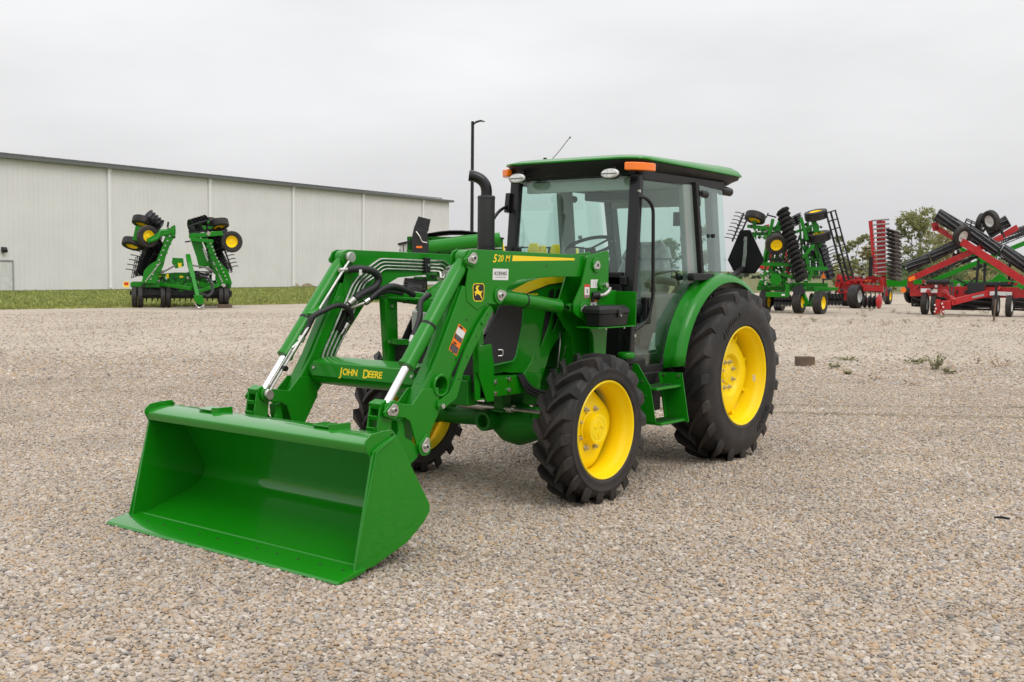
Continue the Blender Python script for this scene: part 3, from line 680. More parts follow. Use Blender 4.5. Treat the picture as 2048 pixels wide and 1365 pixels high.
# stickers and latch on the left mast
sticker(Vector((-.178, .5803, 1.272)), Vector((-1, 0, 0)), Vector((0, 0, 1)), .062, .088, [('mast_sticker', REDL, 0, 0, 1, 1), ('sticker_panel', WHITE, .06, .22, .94, .80), ('sticker_panel', INKG, .06, .03, .94, .20), ('sticker_text', INK, .45, .35, .6, .65)])
sticker(Vector((-.252, .5803, 1.336)), Vector((-1, 0, 0)), Vector((0, 0, 1)), .092, .055, [('mast_sticker', WHITE, 0, 0, 1, 1), ('sticker_text', INKG, .3, .15, .34, .85), ('sticker_text', INKG, .6, .15, .64, .85)])
sticker(Vector((-.253, .5803, 1.20)), Vector((-1, 0, 0)), Vector((0, 0, 1)), .068, .065, [('mast_sticker', WHITE, 0, 0, 1, 1), ('sticker_panel', ORANGE, 0, .66, 1, 1), ('sticker_text', INKG, .3, .15, .7, .5)])
sticker(Vector((-.338, .5803, 1.20)), Vector((-1, 0, 0)), Vector((0, 0, 1)), .066, .065, [('mast_sticker', WHITE, 0, 0, 1, 1), ('sticker_panel', REDL, 0, .72, 1, 1), ('sticker_text', INKG, .3, .15, .7, .5)])
lt = tp('latch_lever', MB().tube(roundpath([(-.30, .60, 1.286), (-.36, .615, 1.29), (-.405, .625, 1.315), (-.41, .625, 1.34)], .03), .013, 10), STEEL, None, 0)
tp('latch_pivot', MB().cyl((-.385, .578, 1.355), (-.385, .625, 1.355), .018, n=6), STEEL, lt, .002); tp('latch_pivot_boss', MB().cyl((-.36, .578, 1.36), (-.36, .60, 1.36), .036, n=20), GREEN, lt, .003)
tp('latch_knob', MB().cyl((-.265, .582, 1.283), (-.31, .61, 1.288), .026, n=16).cyl((-.265, .59, 1.245), (-.265, .59, 1.285), .014, n=10), BLACK, lt, .004)

# toolbox on its bracket
br = tp('toolbox_bracket', MB().box((-.315, .665, 1.086), (.45, .165, .008)).box((-.5445, .665, 1.198), (.008, .165, .230)).prism([(-.34, 1.322), (-.545, 1.318), (-.545, 1.09), (-.34, 1.09)], .583, .590), GREEN, None, .002)
for q in (-.2, -.42): tp('bolt', MB().cyl((q, .735, 1.072), (q, .735, 1.084), .008, n=6), STEEL, br, 0)
def tb(z, x0, x1, y0, y1, c_): return [(x0, y0, z), (x0, y1-c_*.6, z), (x0-c_, y1, z), (x1+c_, y1, z), (x1, y1-c_*.6, z), (x1, y0, z)]
tbx = tp('toolbox', MB().loft([tb(1.0915, -.145, -.470, .625, .735, .02), tb(1.172, -.135, -.480, .620, .742, .02)]), BLACK, None, .006)
tp('toolbox_lid', MB().loft([tb(1.173, -.128, -.487, .615, .748, .02), tb(1.202, -.130, -.485, .615, .746, .02), tb(1.225, -.155, -.460, .625, .722, .02)]), BLACK, tbx, .005)
tp('toolbox_latch', MB().box((-.345, .750, 1.172), (.05, .012, .05)), BLACKG, tbx, .004); tp('latch_screw', MB().cyl((-.345, .756, 1.16), (-.345, .759, 1.16), .007, n=8), STEEL, tbx, 0)

# ---------------------------------------------------------------- hood
def hood_loop(x, w, zb, zs, zt):
    pts = [(w*.985, zb), (w, (zb+zs)/2), (w, zs-.03), (w-.006, zs), (w-.03, zs+(zt-zs)*.45), (w-.085, zt-.016), (w*.45, zt-.002), (0, zt)]
    return [(x, y, z) for y, z in pts]+[(x, -y, z) for y, z in pts[::-1][1:]]
hs = [(.505, .262, 1.125, 1.155, 1.19), (.495, .275, 1.10, 1.185, 1.225), (.46, .288, 1.09, 1.235, 1.285), (.38, .300, .82, 1.300, 1.345), (.25, .315, .80, 1.355, 1.388), (.05, .332, .785, 1.390, 1.420), (-.065, .34, .78, 1.402, 1.432), (-.107, .341, .885, 1.405, 1.436), (-.172, .343, .995, 1.408, 1.440), (-.273, .346, 1.055, 1.412, 1.446), (-.42, .349, 1.105, 1.418, 1.454), (-.62, .352, 1.11, 1.424, 1.464)]
hood = tp('hood', MB().loft([hood_loop(*q) for q in hs], closed=False), GREEN, None, 0, smooth=50)
# yellow stripe, vents, grille screen, model number on the left side
def hy(x):
    for (x0, w0, *_), (x1, w1, *_) in zip(hs, hs[1:]):
        if x1 <= x <= x0: return w0+(w1-w0)*(x-x0)/(x1-x0)
    return .352
def on_side(pts, off, th=.003):
    vs = [(x, hy(x)+off, z) for x, z in pts]+[(x, hy(x)+off+th, z) for x, z in pts]; n = len(pts)
    return MB().add(vs, [tuple(range(n)), tuple(range(n, 2*n))]+[(i, (i+1) % n, n+(i+1) % n, n+i) for i in range(n)])
tp('hood_stripe', on_side([(.325, 1.285), (.22, 1.268), (.05, 1.318), (-.12, 1.358), (-.45, 1.385), (-.45, 1.410), (-.12, 1.404), (-.02, 1.398), (.10, 1.372), (.22, 1.330)][::-1], .0035, .001), DECALY, hood, 0)
tp('hood_stripe_edge', on_side([(.355, 1.275), (.22, 1.256), (.05, 1.308), (-.12, 1.348), (-.45, 1.375), (-.45, 1.385), (-.12, 1.358), (.05, 1.318), (.22, 1.268), (.325, 1.285)], .003, .001), INK, hood, 0)
side_text('hood_lettering', '5075E', .150, .3462, 1.262, .052, DECALY, hood, shear=.25, xs=1.02, bold=.0012)
side_text('hood_lettering', '3.3 L', -.06, .3475, 1.366, .028, DECALY, hood, shear=.25, bold=.0006)
scr = [(.40, 1.228), (.16, 1.232), (.175, 1.10), (.235, .905), (.27, .875), (.55, .855), (.60, .93), (.52, 1.05)]
SCREEN = mat('grille_screen', (.018, .017, .018), .55, bump=.6, bscale=260)
tp('side_screen', MB().prism(scr, .335, .346), SCREEN, hood, .004); tp('side_screen', MB().prism(scr, -.346, -.335), SCREEN, hood, .004)
tp('screen_edge', MB().tube([(x, .347, z) for x, z in scr[1:6]], .006, 8), GREEN, hood, 0)
tp('screen_handle', MB().tube(roundpath([(.415, .347, .955), (.39, .365, .955), (.39, .365, .918), (.415, .347, .918)], .01), .004, 8), STEEL, hood, 0)
for sl in ([(-.122, 1.318), (-.172, 1.33), (-.160, 1.20), (-.115, 1.09), (-.035, .955), (-.065, 1.12)], [(-.200, 1.32), (-.262, 1.33), (-.255, 1.22), (-.215, 1.13), (-.150, 1.035), (-.180, 1.18)]):
    tp('hood_vent', on_side(sl, .004, .003), INK, hood, 0)
    tp('vent_edge', MB().tube([(x, hy(x)+.008, z) for x, z in (sl[1], sl[2], sl[3], sl[4])], .005, 6), GREEN, hood, 0)
# nose: grille and headlights
tp('front_grille', MB().prism([(.47, .78), (.50, .80), (.498, 1.12), (.46, 1.13)], -.262, .262), SCREEN, hood, .005)
for k in range(7): tp('grille_bar', MB().box((.500, 0, .84+k*.042), (.012, .50, .010)), BLACK, hood, .002)
for s in (1, -1):
    tp('headlight', MB().prism([(.505, 1.04), (.508, 1.175), (.42, 1.215), (.38, 1.15), (.45, 1.06)], *ys(s, .17, .304)), LENS, hood, .012)
    tp('headlight_bezel', MB().prism([(.50, 1.025), (.50, 1.04), (.38, 1.05), (.36, 1.03)], *ys(s, .15, .308)), BLACK, hood, .004)
    tp('nose_skirt', MB().prism([(.50, .80), (.50, 1.03), (.45, 1.05), (.30, 1.05), (.30, .80)], *ys(s, .255, .30)), GREEND, hood, .006)

# hood guard in front of the grille
gd = tp('hood_guard', MB().bar((.62, -.40, 1.262), (.62, .40, 1.262), .11, .012), GREEN, None, .002)
for s in (1, -1):
    tp('guard_post', MB().prism([(.585, 1.255), (.698, 1.258), (.66, .83), (.645, .66), (.55, .66), (.57, .83)], *ys(s, .352, .364)), GREEN, gd, .003)
    tp('guard_flange', MB().prism([(.698, 1.258), (.690, 1.258), (.652, .83), (.662, .83)], *ys(s, .365, .405)), GREEN, gd, .002)
    for q in ((.64, 1.21), (.655, .98), (.615, .985)):
        tp('bolt', MB().cyl((q[0], s*.364, q[1]), (q[0], s*.376, q[1]), .012, n=6).cyl((q[0], s*.34, q[1]), (q[0], s*.352, q[1]), .012, n=6), STEEL, gd, .001)
tp('guard_bar', MB().box((.63, 0, .985), (.05, .72, .035)), GREEN, gd, .003)
tp('guard_screen', MB().box((.60, 0, .83), (.012, .70, .25)), SCREEN, gd, .003)

# ---------------------------------------------------------------- chassis, engine, front axle
ch = tp('chassis', MB().box((.25, 0, .735), (.78, .50, .11)).box((-.75, 0, .72), (1.35, .34, .36)).box((-1.75, 0, .66), (.80, .46, .40)).box((.60, 0, .70), (.10, .60, .16)), GREEND, None, .012)
tp('front_bracket', MB().box((.60, .26, .72), (.03, .06, .17)), GREEN, ch, .004)
for zz_ in (.77, .69): tp('hole_plug', MB().cyl((.6155, .26, zz_), (.6165, .26, zz_), .012, n=12), INK, ch, 0)
tp('front_weight_pad', MB().box((.58, -.05, .62), (.06, .36, .06)), GREEND, ch, .01)
eng = tp('engine', MB().box((-.22, 0, .95), (.78, .40, .32)).box((-.25, .08, 1.14), (.62, .26, .10)), GREEND, None, .015)
tp('oil_filter', MB().cyl((-.40, .30, .80), (-.40, .30, .96), .052, n=24).cyl((-.40, .30, .96), (-.40, .30, .975), .04, n=24), GREEND, eng, .006)
tp('fuel_pump', MB().box((-.44, .27, 1.02), (.13, .09, .075)).cyl((-.48, .30, .93), (-.48, .36, .93), .03, n=16), GREEND, eng, .008)
tp('alternator', MB().cyl((-.02, .20, .97), (-.02, .30, .97), .07, n=24), GREEND, eng, .006)
tp('dipstick', MB().tube(smoothpath([(-.24, .33, .80), (-.25, .34, .95), (-.27, .33, 1.06)]), .006, 6), STEEL, eng, 0)
rng2 = random.Random(5)
for k in range(6):
    a = Vector((-.30-.06*k, .30+.02*rng2.random(), .80+.02*k)); b_ = Vector((-.36-.05*k, .31, 1.10))
    mid = (a+b_)/2+Vector((rng2.uniform(-.06, .06), .05, rng2.uniform(-.04, .04)))
    tp('fuel_line', MB().tube(smoothpath([a, mid, b_], 5), .006+.004*(k % 2), 7), (STEEL, GREEND, HOSE)[k % 3], eng, 0)
for k in range(4):
    tp('injector_fitting', MB().cyl((-.42-.035*k, .345, 1.00+.02*(k % 2)), (-.42-.035*k, .375, 1.0+.02*(k % 2)), .010, n=6), STEEL, eng, 0)
for k in range(3):
    tp('drain_hose', MB().tube(smoothpath([(.20+.02*k, .37, .79), (.13+.02*k, .40, .70-.012*k), (-.02, .41, .665-.02*k), (-.14, .39, .72), (-.16+.03*k, .37, .80)], 6), .010, 8), HOSE, eng, 0)
ax = MB().tube([(0, -.66, .455), (0, -.50, .455), (0, -.30, .45), (0, -.12, .47), (0, .02, .46), (0, .12, .44), (0, .22, .435), (0, .34, .44), (0, .46, .455), (0, .66, .46)], .07, 24, radii=[.075, .07, .062, .075, .085, .13, .14, .10, .075, .078])
axl = tp('front_axle', ax, GREEND, None, 0, smooth=60)
tp('axle_pivot', MB().lathe([(.042, .13), (.042, .20), (.062, .20), (.066, .19), (.066, .0)], (0, .05, .46), 'X', n=28).cyl((.0, .05, .46), (.14, .05, .46), .043, n=20), GREEND, axl, 0)
tp('axle_post', MB().box((.12, .15, .60), (.09, .075, .15)).box((.12, .15, .535), (.11, .10, .02)), GREEND, axl, .006)
tp('tie_rod', MB().cyl((.13, -.56, .55), (.13, .56, .55), .014, n=10).cyl((.13, -.20, .55), (.13, .25, .55), .028, n=16), STEEL, axl, 0)
for s in (1, -1):
    tp('axle_knuckle', MB().cyl((0, s*.57, .38), (0, s*.57, .54), .062, n=20).cyl((0, s*.60, .46), (0, s*.70, .46), .085, n=24), GREEND, axl, .006)
    tp('axle_bracket', MB().box((.08, s*.40, .53), (.05, .04, .08)), GREEN, axl, .004)
rax = tp('rear_axle', MB().cyl((-2.01, -.60, .652), (-2.01, .60, .652), .10, n=24).cyl((-2.01, -.30, .652), (-2.01, .30, .652), .16, n=24), GREEND, None, 0)
tp('fuel_tank', MB().box((-1.02, -.35, .62), (.62, .30, .34)), BLACK, None, .03)
tank = tp('filler_tank', MB().box((-.80, .43, .70), (.34, .30, .28)).cyl((-.69, .585, .80), (-.69, .585, .855), .052, n=24), BLACK, None, .02)
tp('filler_cap', MB().lathe([(.058, .855), (.060, .865), (.060, .882), (.055, .890), (.045, .893), (.0001, .894)], (-.69, .585, 0), 'Z', n=24, rfun=lambda r, h, a: r*(1+.02*math.cos(12*a)) if r > .05 else r), GREEN, tank, 0)
tp('cap_band', MB().cyl((-.69, .585, .84), (-.69, .585, .853), .056, n=24), BLACKG, tank, 0)

# ---------------------------------------------------------------- steps
stp = tp('step_panel', MB().prism([(.62, .82), (.66, .815), (.765, .665), (.810, .425), (.60, .425)], -.726, -.720, 'X'), GREEN, None, .001)
tp('step_panel', MB().prism([(.636, .735), (.815, .742), (.875, .400), (.692, .400)], -1.066, -1.058, 'X').bar((-1.05, .645, .73), (-1.05, .70, .41), .012, .03), GREEN, stp, .001)
for z_, y0 in ((.650, .645), (.415, .685)):
    tr_ = tp('step_tread', MB().box((-.892, y0+.085, z_), (.335, .165, .018)), GREEN, stp, .004)
    for k in range(7):
        tp('tread_slot', MB().box((-.76-k*.044, y0+.085, z_+.0096), (.022, .11, .0012)), INK, tr_, 0)
for q in ((.67, .72), (.79, .72)): tp('bolt', MB().cyl((-1.058, q[0], q[1]), (-1.05, q[0], q[1]), .010, n=8), STEEL, stp, 0)
tp('bolt', MB().cyl((-.718, .70, .70), (-.708, .70, .70), .008, n=8), STEEL, stp, 0); tp('bolt', MB().cyl((-.718, .72, .60), (-.708, .72, .60), .008, n=8), STEEL, stp, 0)
tp('step_frame', MB().box((-.90, .56, .60), (.42, .12, .28)), BLACK, None, .01)

# ---------------------------------------------------------------- exhaust
ex = tp('exhaust_muffler', MB().lathe([(.050, 1.30), (.062, 1.32), (.062, 1.945), (.0615, 1.95), (.064, 1.952), (.064, 1.968), (.058, 1.976), (.03, 1.978)], (-.43, -.45, 0), 'Z', n=36), MUFF, None, 0)
ptube = MB().tube(smoothpath([(-.43, -.45, 1.97), (-.43, -.45, 2.015), (-.424, -.458, 2.055), (-.406, -.480, 2.090), (-.378, -.515, 2.112), (-.352, -.548, 2.118)], 6), .040, 24, caps=False)
pp_ = tp('exhaust_pipe', ptube, BLACKG, ex, 0); pp_.modifiers.new('thick', 'SOLIDIFY').thickness = .004
for a in range(4):
    tp('muffler_clamp', MB().lathe([(.0635, 1.60), (.0635, 1.62)], (-.43, -.45, 0), 'Z', n=36), BLACKG, ex, 0) if a == 0 else None

# ---------------------------------------------------------------- cab
Zb = .80
def pil(name, a, b, w, h, m=BLACK, up=(1, 0, 0), bev=.012, parent=None):
    return tp(name, MB().bar(a, b, w, h, up), m, parent, bev)
cab = tp('cab_frame', MB().box((-1.52, 0, .80), (1.42, 1.00, .07)).box((-.80, 0, 1.14), (.05, .96, .60)), BLACK, None, .01)
for s in (1, -1):
    pil('front_pillar', (-.775, s*.535, .72), (-.885, s*.525, 2.12), .085, .055, BLACKG, parent=cab)
    pil('front_pillar_trim', (-.80, s*.552, .74), (-.905, s*.545, 2.11), .014, .060, BLACK, parent=cab, bev=.004)
    pil('middle_pillar', (-1.725, s*.590, 1.36), (-1.60, s*.585, 2.11), .05, .045, BLACK, parent=cab, bev=.008)
    pil('middle_pillar_trim', (-1.635, s*.555, 1.36), (-1.535, s*.55, 2.10), .05, .17, GREY, parent=cab, bev=.012)
    pil('rear_pillar', (-2.20, s*.46, 1.40), (-2.07, s*.47, 2.10), .07, .10, GREYD, parent=cab, bev=.012)
    pil('door_sill', (-.80, s*.545, .755), (-1.20, s*.56, .755), .05, .06, BLACK, up=(0, 0, 1), parent=cab)
    pil('roof_rail', (-.88, s*.54, 2.115), (-2.10, s*.55, 2.11), .06, .07, BLACK, up=(0, 0, 1), parent=cab)
pil('windshield_header', (-.885, -.53, 2.14), (-.885, .53, 2.14), .06, .05, BLACK, up=(0, 0, 1), parent=cab)
pil('rear_header', (-2.10, -.50, 2.10), (-2.10, .50, 2.10), .06, .07, GREYD, up=(0, 0, 1), parent=cab)
pil('rear_sill', (-2.20, -.50, 1.38), (-2.20, .50, 1.38), .06, .07, BLACK, up=(0, 0, 1), parent=cab)
pil('windshield_base', (-.80, -.52, 1.38), (-.80, .52, 1.38), .05, .07, BLACK, up=(0, 0, 1), parent=cab)
# glass
def pane(name, loop, th=(0, .005, 0), label=None):
    t_ = Vector(th); n = len(loop); vs = [Vector(q) for q in loop]; vs += [q+t_ for q in vs]
    return tp(name, MB().add(vs, [tuple(range(n)), tuple(range(n, 2*n))]+[(i, (i+1) % n, n+(i+1) % n, n+i) for i in range(n)]), GLASS, cab, 0, label, smooth=0)
pane('windshield', [(-.818, -.50, 1.40), (-.818, .50, 1.40), (-.892, .49, 2.12), (-.892, -.49, 2.12)], (.004, 0, 0))
for s in (1, -1):
    pane('lower_front_glass', [(-.775, s*.36, .80), (-.775, s*.50, .80), (-.812, s*.50, 1.36), (-.812, s*.36, 1.36)], (.004, 0, 0))
    door = [(-.80, .775), (-1.19, .755), (-1.235, .85), (-1.30, .955), (-1.40, 1.08), (-1.54, 1.215), (-1.68, 1.31), (-1.715, 1.36), (-1.60, 2.085), (-.93, 2.085)]
    pane('door_glass', [(x, s*(.548+.03*(-x-.8)/.9), z) for x, z in door], (0, s*.005, 0))
    rq = [(-1.745, 1.40), (-2.20, 1.43), (-2.075, 2.075), (-1.625, 2.085)]
    pane('rear_side_glass', [(x, s*(.605-.05*(-x-1.7)/.5), z) for x, z in rq], (0, s*.005, 0))
    seal = [(x, s*(.553+.03*(-x-.8)/.9), z) for x, z in door[:8]]
    tp('door_seal', MB().tube(seal, .013, 8), BLACK, cab, 0)
    tp('glass_hinge', MB().cyl((-1.66, s*.60, 2.03), (-1.76, s*.60, 2.025), .028, n=16).box((-1.70, s*.60, 2.028), (.12, .03, .045)), BLACK, cab, .006)
    tp('glass_knob', MB().cyl((-1.86, s*.60, 1.72), (-1.86, s*.625, 1.72), .016, n=14), BLACK, cab, .003)
pane('rear_glass', [(-2.215, -.44, 1.42), (-2.215, .44, 1.42), (-2.085, .45, 2.07), (-2.085, -.45, 2.07)], (.005, 0, 0))
# roof: black underside and green cap
def roof_loop(z, ins, xf, xr, w):
    pts = []
    for cx, cy, a0 in ((xr+.10+ins, w-.10-ins, 90), (xr+.10+ins, -(w-.10-ins), 180), (xf-.16-ins, -(w-.16-ins), 270), (xf-.16-ins, w-.16-ins, 0)):
        r_ = .10 if cx < -1.5 else .16
        for k in range(7):
            a = R(a0+15*k); x = cx+r_*math.cos(a); y = cy+r_*math.sin(a)
            bow = .035*(1-(y/w)**2) if x > -1.2 else 0
            pts.append((x+bow, y, z(x, y) if callable(z) else z))
    return pts
# height of the roof edge: lifted at the front lamps, dropping toward the back
ze = lambda x, y: 2.190+.024*math.exp(-((max(x, -9)+.85)/.22)**2)+(.010*(1-(y/.64)**2) if x > -.9 else 0)
RA = (-.775, -2.375, .625)
roofc = MB().loft([roof_loop(lambda x, y: ze(x, y), .012, *RA), roof_loop(lambda x, y: ze(x, y)+.006, .0, *RA), roof_loop(lambda x, y: ze(x, y)+.016, .002, *RA), roof_loop(lambda x, y: min(ze(x, y)+.046, 2.238), .022, *RA), roof_loop(lambda x, y: min(ze(x, y)+.078, 2.252+.010*min(1, max(0, -x-.9))), .06, *RA), roof_loop(lambda x, y: 2.262+.014*min(1, max(0, -x-.9)), .12, *RA), roof_loop(lambda x, y: 2.268+.014*min(1, max(0, -x-.9)), .22, *RA), roof_loop(2.284, .42, *RA)])
rf = tp('cab_roof', roofc, GREEN, None, 0, smooth=60)
tp('roof_underside', MB().loft([roof_loop(lambda x, y: ze(x, y)-.001, .014, -.775, -2.375, .625), roof_loop(lambda x, y: ze(x, y)-.022, .022, -.775, -2.375, .625), roof_loop(lambda x, y: 2.150, .055, -.775, -2.375, .625), roof_loop(2.125, .085, -.775, -2.375, .625)]), BLACK, rf, 0, smooth=50)
for s in (1, -1):
    am = [(-.742, s*.51), (-.765, s*.57), (-.83, s*.618), (-.93, s*.640), (-.965, s*.632), (-.965, s*.60), (-.88, s*.56), (-.80, s*.51)]
    tp('turn_signal', MB().prism(am if s > 0 else am[::-1], 2.138, 2.194, 'Z'), AMBER, rf, .010, seg=3)
    tp('work_light', MB().lathe([(.0001, .020), (.06, .018), (.072, .010), (.074, 0), (.0001, -.004)], (0, 0, 0), 'X', n=32).xf(Matrix.Translation((-.735, s*.405, 2.118)) @ Matrix.Rotation(R(-12), 4, 'Y') @ Matrix.Diagonal((1, 1, .48, 1))), LENS, rf, 0)
    tp('work_light_housing', MB().lathe([(.078, .008), (.078, -.006), (.055, -.045), (.0001, -.055)], (0, 0, 0), 'X', n=32).xf(Matrix.Translation((-.738, s*.405, 2.118)) @ Matrix.Rotation(R(-12), 4, 'Y') @ Matrix.Diagonal((1, 1, .52, 1))), BLACKG, rf, 0)
    tp('work_light_bar', MB().box((-.731, s*.405, 2.118), (.040, .125, .004)), BLACKG, rf, 0)
    tp('light_stalk', MB().cyl((-.79, s*.405, 2.12), (-.80, s*.40, 2.17), .012, n=8), BLACK, rf, 0)
    tp('rear_lamp', MB().cyl((-2.12, s*.53, 2.085), (-2.25, s*.55, 2.075), .038, .034, 16), BLACKG, rf, .006)
tp('antenna', MB().tube([(-1.20, -.50, 2.240), (-1.27, -.42, 2.36), (-1.33, -.36, 2.47)], .003, 6), BLACKG, rf, 0)
tp('antenna_tip', MB().cyl((-1.33, -.36, 2.465), (-1.334, -.356, 2.478), .006, n=8), BLACKG, rf, 0)
for q in ((-1.15, .0), (-1.0, -.35), (-1.35, .30)): tp('roof_bolt', MB().cyl((q[0], q[1], 2.27), (q[0], q[1], 2.288), .014, n=8), BLACKG, rf, 0)
# interior
LINER = mat('headliner', (.46, .465, .43), .85, var=.08)
tp('headliner', MB().box((-1.50, 0, 2.108), (1.10, .96, .012)).box((-2.03, 0, 2.03), (.06, .80, .14)).box((-.96, 0, 2.06), (.05, .94, .08)), LINER, cab, .01)
tp('console_panel', MB().box((-1.75, -.25, 2.03), (.30, .30, .06)), GREYD, cab, .01)
st_ = tp('seat', MB().loft([rrect(-1.60, 0, .50, .50, .10), ] and [[(x, y, z) for x, y in rrect(-1.60, 0, .50-q, .50-q, .10)] for z, q in ((1.10, .06), (1.13, 0), (1.20, 0), (1.225, .06))]), GREYD, None, .0, smooth=50)
def back_loop(z, xx, w, th): return [(x, y, z) for x, y in rrect(xx, 0, th, w, .05)]
tp('seat_back', MB().loft([back_loop(1.20, -1.80, .44, .12), back_loop(1.30, -1.84, .48, .13), back_loop(1.45, -1.88, .46, .12), back_loop(1.58, -1.91, .38, .10), back_loop(1.62, -1.92, .28, .07)]), PLASTIC, st_, 0, smooth=60)
tp('seat_cover', MB().loft([back_loop(1.55, -1.90, .44, .14), back_loop(1.64, -1.93, .36, .12), back_loop(1.68, -1.95, .22, .05)]), PLASTIC, st_, 0, smooth=60)
tp('seat_base', MB().box((-1.62, 0, .98), (.36, .38, .24)), BLACK, st_, .02)
for s in (1, -1): tp('armrest', MB().tube(smoothpath([(-1.85, s*.29, 1.36), (-1.55, s*.29, 1.38), (-1.45, s*.29, 1.34)]), .03, 10), GREYD, st_, 0)
tp('cab_floor', MB().box((-1.25, 0, .86), (.80, .96, .03)), GREYD, cab, 0)
tp('side_console', MB().box((-1.60, .42, 1.08), (.70, .16, .40)).box((-1.60, -.42, 1.10), (.80, .16, .44)), GREYD, cab, .03)
tp('inner_fender', MB().box((-2.0, .42, 1.18), (.44, .22, .40)).box((-2.0, -.42, 1.18), (.44, .22, .40)), LINER, cab, .05)
sw = tp('steering_wheel', MB().lathe([(.185+.014*math.cos(k*PI/4), .014*math.sin(k*PI/4)) for k in range(8)], (0, 0, 0), 'Z', n=40, closed=True).xf(Matrix.Translation((-1.09, 0, 1.625)) @ Matrix.Rotation(R(24), 4, 'Y')), BLACKG, None, 0)
M_ = Matrix.Translation((-1.09, 0, 1.625)) @ Matrix.Rotation(R(24), 4, 'Y')
for a in (.5, 2.6, 4.7): tp('wheel_spoke', MB().bar(M_ @ Vector((0, 0, -.02)), M_ @ Vector((.18*math.cos(a), .18*math.sin(a), 0)), .03, .012), BLACKG, sw, .003)
tp('steering_column', MB().tube([M_ @ Vector((0, 0, -.02)), M_ @ Vector((0, 0, -.16)), (-.98, 0, 1.10)], .05, 12, radii=[.04, .055, .09]), BLACK, sw, 0)
tp('dashboard', MB().loft([[(-.86, y, z) for y, z in rrect(0, 1.30, .60, .24, .08)], [(-1.0, y, z) for y, z in rrect(0, 1.34, .54, .24, .09)], [(-1.07, y, z) for y, z in rrect(0, 1.33, .42, .18, .08)]]), BLACK, cab, 0, smooth=60)
tp('dash_wrap', MB().loft([[(-.98, y, z) for y, z in rrect(.10, 1.50, .26, .10, .04)], [(-1.03, y, z) for y, z in rrect(.10, 1.53, .20, .07, .03)]]), PLASTIC, cab, 0)
tp('rear_mirror', MB().box((-2.0, .30, 1.86), (.03, .22, .11)).tube([(-2.0, .30, 1.80), (-2.02, .30, 1.60), (-2.05, .28, 1.42)], .010, 8), BLACK, cab, .015)
for k in range(2): tp('wiring', MB().tube(smoothpath([(-1.95+.03*k, .42, 2.05), (-1.97, .43, 1.96), (-1.98, .36, 1.92-.02*k), (-2.0, .31, 1.93)]), .005, 6), BLACK, cab, 0)
tp('control_lever', MB().tube(roundpath([(-1.45, .36, 1.25), (-1.40, .36, 1.42), (-1.72, .38, 1.46), (-1.78, .38, 1.30)], .06), .010, 8), BLACKG, cab, 0)
for q in ((-1.25, .36, 1.12), (-1.30, .40, 1.20), (-1.38, .38, 1.16)):
    tp('control_knob', MB().cyl(q, (q[0], q[1]+.02, q[2]+.10), .008, n=8).cyl((q[0], q[1]+.02, q[2]+.09), (q[0], q[1]+.02, q[2]+.13), .02, n=12), BLACK, cab, .004)
tp('inner_panel', MB().prism([(-1.16, .84), (-1.26, .86), (-1.46, 1.12), (-1.40, 1.17), (-1.28, 1.05)], .46, .48), LINER, cab, .004)
# handrails, mirror arms, wiper
for s in (1, -1):
    hr = tp('grab_rail', MB().tube(roundpath([(-.86, s*.555, 1.965), (-.90, s*.60, 1.955), (-.965, s*.615, 1.895), (-.985, s*.615, 1.26), (-.94, s*.60, 1.10), (-.84, s*.56, 1.04)], .05), .0125, 10), BLACKG, cab, 0)
    tp('rail_bolt', MB().cyl((-.855, s*.56, 2.0), (-.855, s*.575, 2.0), .011, n=10).cyl((-.815, s*.565, 1.0), (-.815, s*.58, 1.0), .012, n=10), STEEL, hr, 0)
    tp('door_handle', MB().box((-.97, s*.575, 1.17), (.07, .035, .19)).box((-.97, s*.60, 1.19), (.03, .02, .12)), BLACK, cab, .015)
tp('mirror_arm', MB().tube(roundpath([(-.82, -.565, 1.925), (-.73, -.575, 1.885), (-.655, -.585, 1.80), (-.63, -.59, 1.62)], .05), .013, 8).bar((-.845, -.565, 2.02), (-.825, -.565, 1.875), .04, .045), BLACKG, cab, .003)
tp('wing_mirror', MB().loft([[(-.61, y, z) for y, z in rrect(-.60, 1.56, .13, .20, .03)], [(-.65, y, z) for y, z in rrect(-.60, 1.56, .12, .19, .03)]]), BLACK, cab, .004)
tp('folded_mirror', MB().loft([[(x, .60, z) for x, z in rrect(-1.66, 1.408, .34, .056, .018)], [(x, .655, z) for x, z in rrect(-1.66, 1.408, .33, .054, .018)]]), BLACK, cab, .008, label='black folded wing mirror above the fender')
wp = tp('wiper', MB().bar((-.792, -.22, 1.47), (-.80, .22, 1.485), .014, .02).bar((-.79, .02, 1.475), (-.79, .30, 1.455), .022, .014).box((-.79, .26, 1.46), (.02, .14, .03)), BLACK, cab, .003)

